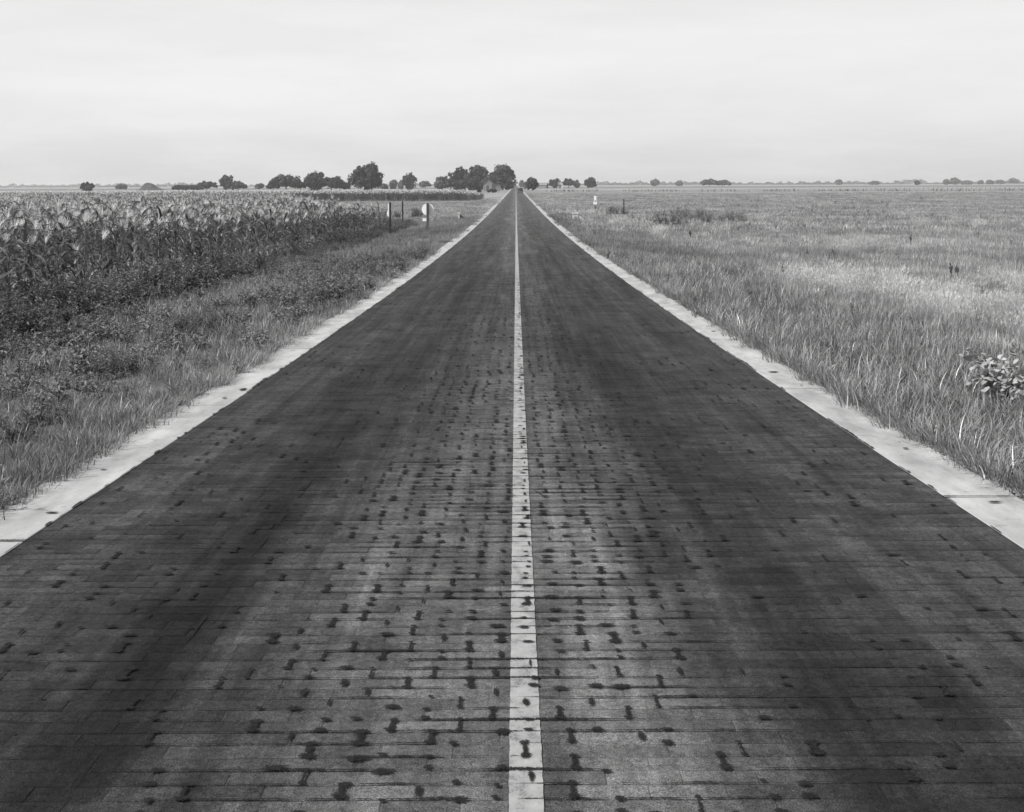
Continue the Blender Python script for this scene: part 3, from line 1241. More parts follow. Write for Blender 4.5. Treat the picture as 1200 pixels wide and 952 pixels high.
def make_corn(seed, height, tw=.014, tn_=21):
    random.seed(seed)
    c = CornKind()
    bend = Vector((random.uniform(-.2, .2), random.uniform(-.2, .2), 0))

    def axis(z):
        return bend * (z / height) ** 2 + Vector((0, 0, z))
    st = MB()
    hs = height * 0.86
    st.tube([axis(hs * t) for t in (0, .25, .5, .75, 1)], [.014, .013, .011, .008, .005], 6, random.uniform(.8, 1.2))
    c.stalk = st
    c.leaves = []
    a0 = random.uniform(0, 6.28)
    nl = random.randint(12, 14)
    for i in range(nl):
        t = i / (nl - 1)
        h = hs * (0.10 + 0.86 * t)
        az = a0 + (math.pi if i % 2 else 0) + random.uniform(-.5, .5)
        ln = (0.45 + 0.38 * math.sin(math.pi * (0.15 + .75 * t))) * random.uniform(.85, 1.15)
        lb = MB()
        dead = (t < 0.3 and random.random() < .75) or random.random() < .05  # dry lower leaves; scattered pale ones also imitate highlights
        tn = random.uniform(.45, 1.45)
        if dead:
            tn = random.uniform(1.9, 3.0)
        corn_leaf(lb, h, az, ln, random.uniform(.05, .082), random.uniform(.55, 1.25) if not dead else .1, random.uniform(1.2, 3.0), tn)
        o_ = axis(h) - Vector((0, 0, h))
        lb.v = [(v[0] + o_.x, v[1] + o_.y, v[2]) for v in lb.v]
        c.leaves.append(lb)
    tb = MB()
    top = axis(hs * .98)
    for i in range(tn_):
        az = random.uniform(0, 6.28)
        le = random.uniform(.15, .9) if i else 0.02
        ln = random.uniform(.18, .30) if i else .34
        blade(tb, top.x, top.y, az, ln, tw, le, random.uniform(.1, .7), random.uniform(.7, 1.25), 3, z0=top.z + random.uniform(-.02, .06))
    c.tassel = tb
    ear = MB()
    az = a0 + 1.2
    p0 = axis(hs * .46)
    p1 = p0 + Vector((math.cos(az) * .05, math.sin(az) * .05, .10))
    p2 = p1 + Vector((math.cos(az) * .05, math.sin(az) * .05, .14))
    ear.tube([p0, p1, p2], [.010, .026, .006], 6, 1.7)
    c.ear = ear
    c.m_stalk = st.mesh('stalk', M['cornstalk'])
    c.m_leaf = [lb.mesh('leaf', M['cornleaf']) for lb in c.leaves]
    c.m_tassel = tb.mesh('tassel', M['tassel'])
    c.m_ear = ear.mesh('ear', M['cornleaf'])
    allm = MB()
    for src, mi in [(st, 1), (ear, 0), (tb, 2)] + [(lb, 0) for lb in c.leaves]:
        b = len(allm.v)
        allm.v += src.v
        allm.t += src.t
        allm.f += [tuple(i + b for i in f) for f in src.f]
        allm.m += [mi] * len(src.f)
    c.joined = allm
    c.m_all = allm.mesh('corn_plant', [M['cornleaf'], M['cornstalk'], M['tassel']])
    return c


kinds = [make_corn(100 + i, h) for i, h in enumerate((1.60, 1.95, 1.50, 1.78, 2.08, 1.70, 1.85))]
fkinds = [make_corn(200 + i, h, .034, 13) for i, h in enumerate((1.75, 1.95, 1.65, 1.85))]
random.seed(77)


def corn_end(x):
    return min(215, 88 + max(0.0, (-11 - x)) * 4.5)


spots = []
row = 0
x = -9.0
while x > -90:
    y = 9.0 + random.uniform(0, .4)
    while y < corn_end(x):
        xx = x + random.gauss(0, .07)
        if frus(xx, y, 2.5):
            s = 1.0 + .10 * field(xx, y, .12, 70) + random.gauss(0, .10) - .22 * sstep(66, 90, y) * (1 if x > -13 else .3)
            spots.append((xx, y, s, row))
        y += random.uniform(.28, .85) if row < 5 else random.uniform(.4, .75)
    x -= 0.95
    row += 1
front = sorted([s for s in spots if s[3] < 3 and frus(s[0], s[1], 0.6)], key=lambda s: s[1] + 4.0 * s[3])[:300]
front_set = set(front)
LABC = 'leafy tasselled corn plant in the outermost rows above the weedy verge'
for i, s in enumerate(front):
    kd = random.choice(kinds)
    z = ground_z(s[0], s[1]) - .01
    rz = random.uniform(0, 6.28)
    tilt = (random.gauss(0, .05), random.gauss(0, .05), rz)
    if i < 90:
        o = empty('corn_plant', (s[0], s[1], z))
        o.rotation_euler = tilt
        link('stalk', kd.m_stalk, o)
        for lm in kd.m_leaf:
            link('leaf', lm, o)
        link('tassel', kd.m_tassel, o)
        if random.random() < .7:
            link('ear', kd.m_ear, o)
    else:
        o = link('corn_plant', kd.m_all, None, (s[0], s[1], z))
        o.rotation_euler = tilt
    o.scale = (s[2],) * 3
    tag(o, LABC, 'corn plant', 'corn plants in the front rows')

T_corn = [template('corn_source', kd.joined, [M['cornleaf'], M['cornstalk'], M['tassel']]) for kd in kinds]
rest = [(s[0], s[1], ground_z(s[0], s[1]) - .01, random.uniform(0, 6.28), random.gauss(0, .05), s[2], random.randrange(7)) for s in spots if s not in front_set]
scatter('corn_field', rest, T_corn)

# far corn field past the mown lane
pts_fc = []
y = 232.0
while y < 276:
    stp = 1.0 if y < 262 else 2.2
    x = -7.0 - max(0, (y - 400) * .05)
    while x > -0.43 * y - 6:
        pts_fc.append((x + random.gauss(0, .12), y + random.gauss(0, .2), ground_z(x, y) - .02, random.uniform(0, 6.28), random.gauss(0, .05), random.uniform(.98, 1.25) - .3 * sstep(-11, -7, x), random.randrange(4)))
        x -= random.uniform(.35, .75) if y < 262 else random.uniform(1.0, 1.9)
    y += stp
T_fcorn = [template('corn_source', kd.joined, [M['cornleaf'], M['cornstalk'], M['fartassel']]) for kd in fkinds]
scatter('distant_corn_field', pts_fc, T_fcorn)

# ------------------------------------------------------------------ posts, signs, headwalls


def base(px, py):
    x, y = at(px, py)
    return x, y, ground_z(x, y)


def shield_pts(w, h):
    return [(0, -h / 2), (-w * .22, -h * .40), (-w * .42, -h * .18), (-w * .5, h * .12), (-w * .42, h * .34), (-w * .46, h * .46), (-w * .25, h * .5), (0, h * .42), (w * .25, h * .5), (w * .46, h * .46), (w * .42, h * .34), (w * .5, h * .12), (w * .42, -h * .18), (w * .22, -h * .40)]


def plate(mb, outline, y, z, th=.012):
    n = len(outline)
    vs = [(p[0], y - th / 2, z + p[1]) for p in outline] + [(p[0], y + th / 2, z + p[1]) for p in outline]
    mb.add(vs, [tuple(range(n))[::-1], tuple(range(n, 2 * n))] + [(i, (i + 1) % n, n + (i + 1) % n, n + i) for i in range(n)])


def rect(w, h):
    return [(-w / 2, -h / 2), (w / 2, -h / 2), (w / 2, h / 2), (-w / 2, h / 2)]


def circ(r, n=32):
    return [(r * math.cos(2 * math.pi * i / n), r * math.sin(2 * math.pi * i / n)) for i in range(n)]


def post_mesh(h, w, d=None):
    mb = MB()
    d = d or w
    mb.box((0, 0, h / 2 - .15), (w, d, h + .3), top=.96)
    mb.box((0, 0, h + .012), (w * .9, d * .9, .024), top=.6)
    return mb


def bolt(mb, z, y):
    mb.tube([(0, y, z), (0, y - .02, z)], [.014, .012], 6)


# round white sign seen from behind its post
x, y, z = base(501, 271.5)
sg = empty('round_sign', (x, y, z))
tag(sg, 'round white sign seen from behind with dark post in front and small plate below', 'road sign')
H = wtop(500, 238.5, y) - z
post_mesh(H, .14).build('post', M['greypost'], sg)
m_ = MB()
plate(m_, circ(.355), .085, H - .36, .012)
m_.build('disc', M['signback'], sg)
m_ = MB()
plate(m_, rect(.62, .17), .085, H - .97, .012)
m_.build('plate', M['signback'], sg)
m_ = MB()
for zz in (H - .15, H - .57, H - .97):
    bolt(m_, zz, -.07)
m_.build('bolt', M['post'], sg)
# left route marker, seen from behind
x, y, z = base(457, 276.5)
sg = empty('route_marker', (x, y, z))
tag(sg, 'tall black post with white plates on its far side at the end of the corn', 'road sign')
H = wtop(457, 237.5, y) - z
post_mesh(H, .11).build('post', M['post'], sg)
m_ = MB()
plate(m_, rect(.16, .42), .07, H - .26, .01)
m_.v = [(v[0] - .05, v[1], v[2]) for v in m_.v]
m_.build('plate', M['signback'], sg)
m_ = MB()
plate(m_, shield_pts(.40, .40), .07, H - .66, .01)
m_.build('shield', M['signback'], sg)
# plain black post
x, y, z = base(471.7, 261)
po = post_mesh(wtop(471.5, 236.5, y) - z, .12).build('wooden_post', M['post'])
po.location = (x, y, z)
tag(po, 'plain black post between the corn end and the round sign, farthest back', 'post')
# right marker, seen from its face
x, y, z = base(697.3, 252)
sg = empty('route_marker', (x, y, z))
tag(sg, 'small white route marker with shield plate on a short dark post in the pasture', 'road sign')
H = wtop(697, 229.8, y) - z
post_mesh(H - .06, .09).build('post', M['post'], sg)
m_ = MB()
plate(m_, rect(.25, .56), -.062, H - .28, .01)
m_.build('plate', M['signwhite'], sg)
m_ = MB()
plate(m_, rect(.09, .13), -.069, H - .50, .004)
m_.build('dark_mark', M['black'], sg)
m_ = MB()
plate(m_, shield_pts(.42, .32), -.066, H - .74, .01)
m_.build('shield', M['signwhite'], sg)
# right fence post
x, y, z = base(731, 254.5)
po = post_mesh(wtop(731, 233.8, y) - z, .10).build('fence_post', M['post'])
po.location = (x, y, z)
tag(po, 'thin dark fence post standing alone in pale grass right of the white marker', 'post')


def headwall(px, py, toppx, label, w, flip):
    x, y, z = base(px, py)
    hw = empty('culvert_headwall', (x, y, z))
    tag(hw, label, 'culvert headwall')
    h = wtop(px, toppx, y) - z
    m_ = MB()
    m_.box((0, 0, h / 2 - .1), (w, .30, h + .2), top=.97)
    m_.build('pier', M['headwall'], hw)
    m_ = MB()
    m_.box((0, 0, h + .035), (w + .08, .36, .09), top=.94)
    m_.build('cap', M['headwall'], hw)
    m_ = MB()                                    # sloping wing wall; the left one is coloured black as the pier's shadow
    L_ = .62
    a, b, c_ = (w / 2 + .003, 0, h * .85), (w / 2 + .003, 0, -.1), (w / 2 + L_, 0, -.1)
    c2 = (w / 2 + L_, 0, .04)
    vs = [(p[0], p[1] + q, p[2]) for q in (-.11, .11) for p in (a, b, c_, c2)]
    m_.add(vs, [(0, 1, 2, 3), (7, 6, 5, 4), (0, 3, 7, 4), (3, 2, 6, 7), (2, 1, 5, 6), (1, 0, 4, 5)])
    m_.build('wing_wall', M['headwallshade'] if flip else M['headwall'], hw)
    return hw


headwall(537.5, 258.3, 250.3, 'pale culvert post with sloping wing wall darkened as its shadow on the left shoulder', .17, True)
hw2 = headwall(674.0, 259.5, 250.5, 'pale grey culvert block half hidden by weeds on the right shoulder', .42, False)

# ------------------------------------------------------------------ trees


def make_tree(px, wpx, top, y, label, name='tree', shape='round', group=None, dens=1.0, mat='crown', trunk=True, seed=0, base_px=None):
    random.seed(1003 + int(px * 7) + seed)
    x = wx(px, y)
    z = ground_z(x, y)
    h = wtop(px, top, y) - z
    w = wpx / F_PX * y
    t = empty(name, (x, y, z), 0)
    tag(t, label, 'tree' if trunk else 'bush', group)
    mb = MB()
    low = {'round': .05, 'broad': .0, 'bush': .0, 'tall': .06}[shape]
    cz, rz_ = h * (1 + low) / 2 * .95, h * (1 - low) / 2 * .95
    rx = w / 2 * 1.06
    leaf = max(.22, .0011 * y) * (1.0 if trunk else .8)
    ncl = int(34 + 52 * min(1, (wpx / 38))) if trunk else 14
    centres = []
    for i in range(ncl):
        for _try in range(20):
            u = Vector((random.gauss(0, 1), random.gauss(0, 1), random.gauss(0, 1))).normalized()
            r = random.uniform(.25, .95)
            if shape in ('broad', 'bush'):
                u.z = abs(u.z) * 1.0 - .25
            c = Vector((u.x * rx * r, u.y * rx * r, cz + u.z * rz_ * r))
            if c.z > .05 * h:
                break
        cr = random.choice((.12, .16, .22, .30, .38)) * random.uniform(.85, 1.15) * min(rx, rz_)
        centres.append((c, cr))
    for c, cr in centres:
        nl = int(1.25 * dens * max(40, min(150, 2.0 * (cr / leaf) ** 2 * 6)))
        for _ in range(nl):
            u = Vector((random.gauss(0, 1), random.gauss(0, 1), random.gauss(0, 1))).normalized()
            p = c + u * cr * min(1.7, random.uniform(.5, 1.1) + abs(random.gauss(0, .16)))
            if p.z < .01 * h:
                continue
            nrm = (u + Vector((random.uniform(-.8, .8), random.uniform(-.8, .8), random.uniform(-.3, .9)))).normalized()
            a = nrm.cross(Vector((random.uniform(-1, 1), random.uniform(-1, 1), .3))).normalized()
            b = nrm.cross(a)
            s = leaf * random.uniform(.6, 1.3)
            mb.add([p - a * s, p - b * s * .55, p + a * s, p + b * s * .55], [(0, 1, 2, 3)], random.uniform(.6, 1.5))
    mb.build('crown', M[mat], t)
    tb = MB()
    r0 = max(.12, h * .028)
    if trunk:
        tb.tube([(0, 0, -.2), (.02 * h, 0, h * .2), (-.01 * h, .01 * h, h * .45), (.01 * h, 0, h * .75)], [r0 * 1.25, r0, r0 * .75, r0 * .25], 8)
        for c, cr in centres[::3]:
            p0 = Vector((0, 0, h * random.uniform(.18, .5)))
            mid = p0.lerp(c, .55) + Vector((0, 0, -.05 * h))
            tb.tube([p0, mid, c], [r0 * .55, r0 * .32, r0 * .1], 5)
        tb.build('trunk', M['bark'], t)
    else:
        for c, cr in centres[::4]:
            tb.tube([(0, 0, -.1), tuple(c * .5), tuple(c)], [.05, .035, .01], 5)
        tb.build('stems', M['bark'], t)
    return t


TL = [
    # px, width, top, distance, label, shape, mat
    (335, 37, 203, 690, 'broad dark tree with flat spreading crown left of the tallest tree', 'broad', 'crown'),
    (369, 22, 199.5, 700, 'dark tree with peaked crown just right of the flat spreading tree', 'round', 'crown'),
    (388, 30, 205, 705, 'low dark tree leaning into the peaked one, close left of the tallest tree', 'broad', 'crown'),
    (429.5, 38, 189.5, 630, 'big lone dark tree, tallest on the left horizon, standing over the far corn', 'round', 'crown'),
    (450, 9, 215, 800, 'tiny round bush tree at the right foot of the tallest tree', 'broad', 'palecrown'),
    (461, 10, 210.5, 950, 'pale small round tree between the tallest tree and the slim pair', 'round', 'palecrown'),
    (470, 6, 212, 900, 'narrow small tree touching the slim peaked tree from the left', 'tall', 'palecrown'),
    (480, 16, 203, 800, 'slim peaked tree midway between tallest tree and grove', 'tall', 'crown'),
    (498, 14, 211, 950, 'low pale rounded tree just left of the roadside grove', 'broad', 'palecrown'),
    (518, 20, 204, 740, 'lowest tree at the left end of the roadside grove', 'round', 'palecrown'),
    (538, 24, 195.5, 730, 'second tree of the roadside grove, grey leafed with rounded top', 'round', 'crown'),
    (560, 32, 193.5, 720, 'broad dark tree in the middle of the roadside grove behind the shed', 'round', 'crown'),
    (589, 31, 193, 700, 'broad tree at the right end of the grove overhanging the road edge', 'round', 'crown'),
    (596, 11, 214, 640, 'small round bush tree beneath the grove at the road edge', 'broad', 'crown'),
    (611.5, 5, 211.5, 1500, 'faint pale tree beyond the car above the road end', 'tall', 'palecrown'),
    (623.5, 16, 208.3, 640, 'dark tree standing alone at the right edge of the road', 'round', 'crown'),
    (650, 12, 209.2, 1000, 'small tree on the left of the white farmhouse', 'round', 'crown'),
    (666, 15, 208.5, 1050, 'wide tree directly right of the white farmhouse', 'broad', 'crown'),
    (676, 6, 211.5, 1050, 'little tree behind the wide farmhouse tree, on its right', 'round', 'palecrown'),
    (692.5, 13, 208, 1000, 'bushy round tree standing clear to the right of the farmhouse trees', 'round', 'crown'),
    (767, 10, 210, 1800, 'hazy round tree rising above the distant treeline right of the fence post', 'round', 'palecrown'),
    (796, 8, 211.5, 1900, 'hazy small tree in the distant treeline left of the long thicket', 'round', 'palecrown'),
    (983, 7, 211, 2200, 'hazy lone tree on the plain right of the long thicket', 'round', 'palecrown'),
    (1024, 12, 212.2, 2100, 'hazy low tree with flat top on the right plain', 'broad', 'palecrown'),
    (1074.5, 6, 212, 1700, 'tiny dark bush tree on the right plain left of the far farm trees', 'broad', 'crown'),
    (1109, 8, 210.8, 2000, 'hazy spindly tree at the left end of the far farm trees', 'tall', 'palecrown'),
    (1120, 12, 208.2, 2000, 'tallest hazy tree of the far farm at the right horizon', 'round', 'palecrown'),
    (1133, 12, 212, 2000, 'low hazy tree row at the right end of the far farm trees', 'broad', 'palecrown'),
    (1149, 6, 211.5, 2300, 'hazy dot of a tree right of the far farm', 'round', 'palecrown'),
    (1160, 8, 211.5, 2300, 'hazy small round tree second right of the far farm', 'round', 'palecrown'),
    (1172, 9, 211, 2300, 'hazy round tree third right of the far farm', 'broad', 'palecrown'),
    (1188, 14, 209, 2300, 'widest hazy tree at the right border of the picture', 'broad', 'palecrown'),
    (102, 16, 213.6, 700, 'dark round tree standing alone far left above the corn', 'round', 'crown'),
    (142.5, 12, 215.2, 1000, 'small grey tree between the lone round tree and the heap', 'broad', 'palecrown'),
    (215, 28, 216.3, 800, 'long low dark thicket right of the spoil heap', 'broad', 'crown'),
    (242, 26, 211.5, 800, 'dark rounded tree at the right end of the low thicket', 'broad', 'crown'),
    (265, 14, 204, 820, 'taller pointed tree behind the thicket on the left', 'tall', 'crown'),
    (279, 18, 211.5, 810, 'rounded dark tree right of the pointed tree', 'broad', 'crown'),
    (304, 12, 214.5, 950, 'small pale bush tree left of the flat spreading tree', 'broad', 'palecrown'),
    (352, 22, 211, 720, 'low dark undergrowth tree filling the gap between flat tree and peaked tree', 'broad', 'crown'),
    (398, 22, 211.5, 720, 'low dark undergrowth tree trailing from the peaked tree towards the tallest', 'broad', 'crown'),
    (320, 14, 212, 700, 'low bush tree at the left skirt of the flat spreading tree', 'broad', 'crown'),
    (528, 22, 209, 715, 'low dark undergrowth tree at the left foot of the grove', 'broad', 'crown'),
    (549, 24, 207, 712, 'low dark undergrowth tree in the grove left of the shed', 'broad', 'crown'),
    (574, 20, 203, 708, 'dark tree joining the two broadest crowns of the grove behind the shed', 'broad', 'crown'),
    (228, 26, 217, 790, 'low dark thicket bridging the long thicket and the rounded tree', 'broad', 'crown'),
    (272, 20, 214, 800, 'low dark bush tree at the foot of the pointed tree', 'broad', 'crown'),
    (406, 8, 215, 800, 'tiny dark bush tree at the left foot of the tallest tree', 'broad', 'crown'),
]
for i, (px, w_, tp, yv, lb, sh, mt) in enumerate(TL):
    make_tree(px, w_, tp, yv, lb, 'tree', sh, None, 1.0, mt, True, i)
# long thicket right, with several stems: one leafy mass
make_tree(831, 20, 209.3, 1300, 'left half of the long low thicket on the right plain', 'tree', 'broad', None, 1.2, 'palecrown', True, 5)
make_tree(846, 20, 210.3, 1300, 'right half of the long low thicket on the right plain', 'tree', 'broad', None, 1.2, 'palecrown', True, 6)
make_tree(577, 14, 220.6, 455, 'dark roadside bush in front of the grey gabled shed', 'bush', 'bush', None, 1.0, 'crown', False, 7)
make_tree(561.5, 7, 221.5, 455, 'small dark bush at the right end of the far corn', 'bush', 'bush', None, 1.0, 'crown', False, 8)
random.seed(5)

# distant treeline: a mass nobody could count
mb = MB()
for px in np.arange(-60, 1290, 1.1):
    if 560 < px < 640:
        continue
    n_ = .7 * mnoise.noise(Vector((px * .035, 3.3, 0))) + .7 * mnoise.noise(Vector((px * .17, 8.3, 0))) + .5 * mnoise.noise(Vector((px * .6, 1.3, 0)))
    yv = 3400 + 500 * mnoise.noise(Vector((px * .01, 1.1, 0)))
    x = wx(px, yv)
    z = ground_z(x, yv)
    hh = max(1.5, 6.0 + 9.0 * n_) * (1.0 if px > 700 or px < 330 else .8)
    for _ in range(14):
        s = random.uniform(.9, 1.8)
        p = Vector((x + random.uniform(-2.5, 2.5), yv + random.uniform(-12, 12), z + hh * random.random() ** .8))
        a = random.uniform(0, 3.14)
        d = Vector((math.cos(a), math.sin(a) * .4, random.uniform(-.4, .4))) * s * 1.3
        u = Vector((random.uniform(-.3, .3), .4, 1)) * s
        mb.add([p - d, p - u, p + d, p + u], [(0, 1, 2, 3)], random.uniform(.6, 1.4))
tag(mb.build('treeline', M['crown']), kind='stuff')

# ------------------------------------------------------------------ spoil heap on the left horizon
yv = 900
xl, xr = wx(160, yv), wx(197, yv)
zt = wtop(174, 213.6, yv)
cx, cw = wx(176, yv), (xr - xl)
prof = [(-.38, 0), (-.28, .34), (-.17, .86), (-.08, 1.0), (.02, .92), (.10, .80), (.22, .46), (.36, .22), (.52, .08), (.7, 0)]
zb = ground_z(cx, yv)
nx_, ny_ = 40, 16
vs, fs = [], []
for j in range(ny_ + 1):
    v_ = j / ny_ * 2 - 1
    for i in range(nx_ + 1):
        u_ = -.5 + 1.2 * i / nx_
        hgt = float(np.interp(u_, [p[0] for p in prof], [p[1] for p in prof])) * max(0, math.cos(v_ * math.pi / 2)) ** .8
        x, y = cx + u_ * cw, yv + v_ * cw * .4
        hgt *= 1 + .10 * mnoise.noise(Vector((x * .2, y * .2, 1)))
        vs.append((x, y, zb - .3 + hgt * (zt - zb)))
for j in range(ny_):
    for i in range(nx_):
        a = j * (nx_ + 1) + i
        fs.append((a, a + 1, a + nx_ + 2, a + nx_ + 1))
me = bpy.data.meshes.new('hill')
me.from_pydata(vs, [], fs)
me.materials.append(M['mound'])
tag(link('hill', me), kind='structure')


# ------------------------------------------------------------------ buildings
def gable_house(px, y, w, h_wall, h_ridge, depth, wall, roofm, label, name, cat, rz=0.0, front_door=True, win=2):
    x = wx(px, y)
    z = ground_z(x, y)
    b = empty(name, (x, y, z), rz)
    tag(b, label, cat)
    m_ = MB()
    hw_, hd = w / 2, depth / 2
    vs = [(-hw_, -hd, -.2), (hw_, -hd, -.2), (hw_, -hd, h_wall), (0, -hd, h_ridge), (-hw_, -hd, h_wall), (-hw_, hd, -.2), (hw_, hd, -.2), (hw_, hd, h_wall), (0, hd, h_ridge), (-hw_, hd, h_wall)]
    m_.add(vs, [(0, 1, 2, 3, 4), (9, 8, 7, 6, 5), (1, 6, 7, 2), (0, 4, 9, 5)])
    m_.build('wall', wall, b)
    m_ = MB()
    ov, th = .35, .15
    sl_ = (h_ridge - h_wall) / hw_
    for s in (-1, 1):
        e = (s * (hw_ + ov), h_wall - sl_ * ov)
        vs = []
        for yq in (-hd - ov, hd + ov):
            vs += [(0, yq, h_ridge + .03), (e[0], yq, e[1] + .03), (e[0], yq, e[1] + .03 + th), (0, yq, h_ridge + .03 + th)]
        fs = [(0, 1, 2, 3), (7, 6, 5, 4), (0, 4, 5, 1), (1, 5, 6, 2), (2, 6, 7, 3)]
        m_.add(vs, fs)
    rf = m_.build('roof', roofm, b)
    if front_door:
        m_ = MB()
        m_.box((0, -hd - .03, h_wall * .4), (w * .28, .06, h_wall * .8))
        m_.build('door', M['greypost'], b)
    for i in range(win):
        m_ = MB()
        m_.box(((-.28 + .56 * i) * w, -hd - .02, h_wall * .62), (w * .13, .05, h_wall * .32))
        fr = m_.build('window', wall, b)
        m_ = MB()
        m_.box(((-.28 + .56 * i) * w, -hd - .05, h_wall * .62), (w * .11, .02, h_wall * .28))
        m_.build('pane', M['window'], fr)
    return b, rf


gable_house(572.3, 610, 4.2, 3.4, 5.2, 6.0, M['shedwall'], M['shedroof'], 'grey gabled shed at the foot of the roadside grove', 'shed', 'shed', -.1, True, 0)
gable_house(582.5, 625, 3.6, 2.6, 3.3, 4.0, M['shedwall'], M['shedroof'], 'low pale outbuilding between the gabled shed and the road', 'outbuilding', 'shed', 0, False, 1)
b_, rf_ = gable_house(655.5, 1000, 4.2, 3.8, 5.4, 7.0, M['whitewall'], M['shedroof'], 'white farmhouse among the trees right of the road', 'farmhouse', 'house', .12, True, 2)
m_ = MB()
m_.box((.9, .5, 5.4), (.6, .6, 1.5))
m_.build('chimney', M['shedroof'], rf_)
gable_house(635, 1000, 4.8, 2.6, 4.2, 9.0, M['shedwall'], M['shedroof'], 'long low grey barn far off between the lone road tree and the farmhouse', 'barn', 'barn', 1.2, False, 1)
gable_house(615, 780, 2.4, 2.4, 3.2, 3.0, M['shedwall'], M['shedroof'], 'tiny pale shed at the right road edge beyond the car', 'shed', 'shed', 0, True, 0)

# ------------------------------------------------------------------ the car
yc = 400.0
xc = wx(609.8, yc)
car = empty('car', (xc, yc, road_z(yc)))
tag(car, 'small dark sedan far down the road in the right lane', 'car')
CAR_PROF = [  # y (rear -2.2 to front 2.2), half width, z low, z high
    (-2.25, .60, .45, .62), (-2.0, .76, .34, .95), (-1.5, .84, .30, 1.12), (-1.0, .86, .28, 1.15), (0.4, .86, .28, 1.12), (0.9, .80, .28, 1.08), (1.7, .62, .30, 1.02), (2.15, .50, .40, .92)]
m_ = MB()
vs, fs = [], []
for (yy_, hw_, z0_, z1_) in CAR_PROF:
    vs += [(-hw_ * .9, yy_, z0_), (-hw_, yy_, (z0_ + z1_) / 2), (-hw_ * .88, yy_, z1_ - .06), (-hw_ * .5, yy_, z1_), (hw_ * .5, yy_, z1_), (hw_ * .88, yy_, z1_ - .06), (hw_, yy_, (z0_ + z1_) / 2), (hw_ * .9, yy_, z0_)]
for i in range(len(CAR_PROF) - 1):
    for k_ in range(8):
        a, b = i * 8 + k_, i * 8 + (k_ + 1) % 8
        fs.append((a, b, b + 8, a + 8))
fs += [tuple(range(8))[::-1], tuple(range(len(vs) - 8, len(vs)))]
m_.add(vs, fs)
m_.build('body', M['carpaint'], car, True)
m_ = MB()
CAB = [(-1.75, .55, 1.05, 1.15), (-1.3, .66, 1.0, 1.48), (-.7, .68, 1.0, 1.64), (.1, .68, 1.0, 1.62), (.5, .66, 1.0, 1.50), (.85, .64, 1.0, 1.10)]
vs, fs = [], []
for (yy_, hw_, z0_, z1_) in CAB:
    vs += [(-hw_ * 1.08, yy_, z0_), (-hw_, yy_, z0_ + (z1_ - z0_) * .8), (-hw_ * .7, yy_, z1_), (hw_ * .7, yy_, z1_), (hw_, yy_, z0_ + (z1_ - z0_) * .8), (hw_ * 1.08, yy_, z0_)]
for i in range(len(CAB) - 1):
    for k_ in range(6):
        a, b = i * 6 + k_, i * 6 + (k_ + 1) % 6
        fs.append((a, b, b + 6, a + 6))
fs += [tuple(range(6))[::-1], tuple(range(len(vs) - 6, len(vs)))]
m_.add(vs, fs)
cab = m_.build('cabin', M['carpaint'], car, True)
m_ = MB()
m_.box((0, -1.50, 1.33), (.72, .10, .20))
m_.build('rear_window', M['glass'], cab)
for s in (-1, 1):
    for yw in (-1.35, 1.35):
        m_ = MB()
        m_.tube([(s * .62, yw, .34), (s * .80, yw, .34)], [.34, .34], 18)
        wh = m_.build('wheel', M['tyre'], car)
        m_ = MB()
        m_.tube([(s * .79, yw, .34), (s * .815, yw, .34)], [.2, .17], 14)
        m_.build('hubcap', M['chrome'], wh)
        m_ = MB()
        pts_ = [(s * .78, yw + .46 * math.cos(a), .34 + .46 * math.sin(a)) for a in np.linspace(-.2, math.pi + .2, 9)]
        m_.tube(pts_, [.08] * 9, 6)
        m_.build('fender', M['carpaint'], car)
    m_ = MB()
    m_.box((s * .62, -2.13, .78), (.10, .06, .10))
    m_.build('tail_light', M['black'], car)
m_ = MB()
m_.box((0, -2.34, .50), (1.45, .07, .12), top=.95)
m_.build('bumper', M['chrome'], car)


# ------------------------------------------------------------------ plants that stand out
def lobed_leaf(r):
    m_ = MB()
    out_ = []
    for i in range(14):
        a = 2 * math.pi * i / 14
        q_ = r * (0.78 + .22 * abs(math.cos(a * 1.5))) * (1.1 if abs(a) < .5 else 1)
        out_.append((q_ * math.cos(a) + r * .8, q_ * math.sin(a), -.35 * q_ * abs(math.sin(a)) * .8 - .15 * max(0, math.cos(a)) * r))
    m_.add([(r * .7, 0, .012)] + out_, [(0, 1 + i, 1 + (i + 1) % 14) for i in range(14)], 1.0)
    return m_


x, y, z = base(1178, 472)
vp = empty('vine_plant', (x, y, z))
tag(vp, 'broad leaved vine clump with large pale leaves in the grass at the right border', 'plant')
m_ = MB()
stems = []
for i in range(11):
    a = random.uniform(0, 6.28)
    r = random.uniform(.05, .42)
    tip = Vector((math.cos(a) * r, math.sin(a) * r * .8, random.uniform(.15, .48)))
    stems.append(tip)
    m_.tube([(0, 0, 0), tuple(tip * .5 + Vector((0, 0, .06))), tuple(tip)], [.008, .006, .003], 5)
m_.build('stem', M['cornstalk'], vp)
LM = [lobed_leaf(r).mesh('leaf', M['vine']) for r in (.03, .038, .046)]
for i in range(280):
    tip = random.choice(stems)
    q_ = tip * random.uniform(.35, 1.0)
    o = link('leaf', random.choice(LM), vp, (q_.x + random.uniform(-.10, .10), q_.y + random.uniform(-.10, .10), max(.05, q_.z + random.uniform(-.06, .08))))
    o.rotation_euler = (random.uniform(.0, 1.1), random.uniform(-.9, .2), random.gauss(-1.6, 1.3))
    o.scale = (random.uniform(.65, 1.1),) * 3


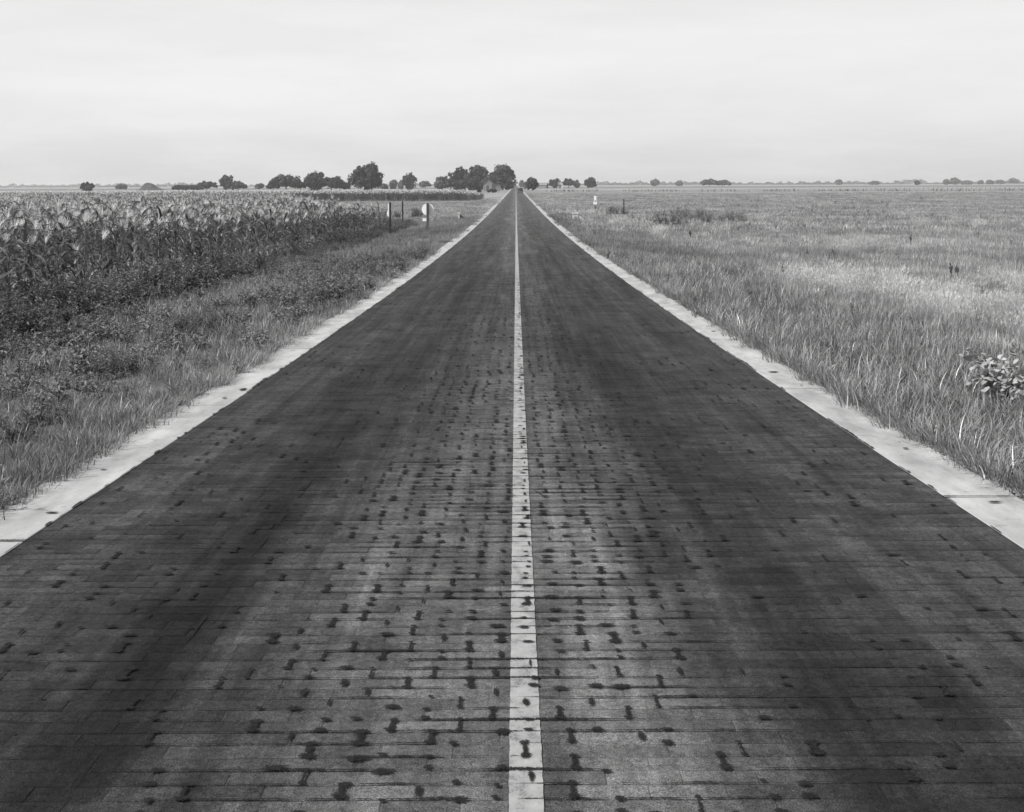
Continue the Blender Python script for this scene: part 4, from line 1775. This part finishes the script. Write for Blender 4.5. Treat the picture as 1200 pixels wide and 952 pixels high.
def dead_stalk(px, py, top, label, branches=5):
    x, y, z = base(px, py)
    h = wtop(px, top, y) - z
    o = empty('dead_weed', (x, y, z))
    tag(o, label, 'weed')
    m_ = MB()
    w = max(.006, .0005 * y)
    m_.tube([(0, 0, -.05), (.02, 0, h * .5), (-.01, 0, h)], [w, w * .8, w * .4], 5)
    m_.build('stem', M['greypost'], o)
    m_ = MB()
    for i in range(branches):
        q_ = random.uniform(.45, .95) * h
        a = random.uniform(0, 6.28)
        m_.tube([(0, 0, q_), (math.cos(a) * .08 * h, math.sin(a) * .08 * h, q_ + .12 * h)], [w * .6, w * .4], 4)
        for _ in range(6):
            p = Vector((math.cos(a) * .08 * h, math.sin(a) * .08 * h, q_ + .12 * h)) + Vector((random.gauss(0, .015), random.gauss(0, .015), random.gauss(0, .04))) * h
            m_.box(p, (w * .9, w * .9, w * 2), rz=random.random())
    m_.build('seed_head', M['greypost'], o)


dead_stalk(1066.5, 292, 277, 'thin dark weed stalk with forked top alone in the right pasture')
dead_stalk(808.5, 283, 270, 'dark leaning weed stalk in the pasture before the weed bank')
dead_stalk(1114, 331, 309, 'tall weed stalk, left one of a close pair above the pale grass', 7)
dead_stalk(1121, 330, 311, 'slightly shorter weed stalk, right one of a close pair above the pale grass', 7)
dead_stalk(917, 332, 314, 'dry weed stalk left of the pale grass patch in the pasture', 6)
dead_stalk(1176, 352, 338, 'thin dry weed stalk at the far right above the palest grass', 4)

# distant wire fence on the right plain
fn = empty('fence', (0, 560, 0))
tag(fn, 'faint distant row of fence posts across the right plain', 'fence')
fx0, fx1 = wx(1015, 560), wx(1200, 560)
m_ = MB()
pm = None
nps = 34
for i in range(nps):
    x = fx0 + (fx1 - fx0) * i / (nps - 1)
    z = ground_z(x, 560)
    if pm is None:
        mm = MB()
        mm.box((0, 0, .5), (.09, .09, 1.3), top=.9)
        pm = mm.mesh('post', M['greypost'])
    o = link('post', pm, fn, (x, 0, z))
for hz in (.5, .95):
    m_.tube([(fx0, 0, ground_z(fx0, 560) + hz), (fx1, 0, ground_z(fx1, 560) + hz)], [.003, .003], 4)
m_.build('wire', M['greypost'], fn)

# ------------------------------------------------------------------ haze
hz_m = bpy.data.materials.new('haze')
hz_m.use_nodes = True
t = hz_m.node_tree
t.nodes.clear()
ho = N(t, 'ShaderNodeOutputMaterial')
pv = N(t, 'ShaderNodeVolumePrincipled')
pv.inputs['Color'].default_value = (.92, .92, .92, 1)
pv.inputs['Density'].default_value = 0.00017
pv.inputs['Anisotropy'].default_value = 0.2
L(t, pv.outputs[0], ho.inputs['Volume'])
mb = MB()
mb.box((0, 4100, 8.5), (17000, 8600, 24))
hz = mb.build('haze', hz_m)
tag(hz, kind='stuff')
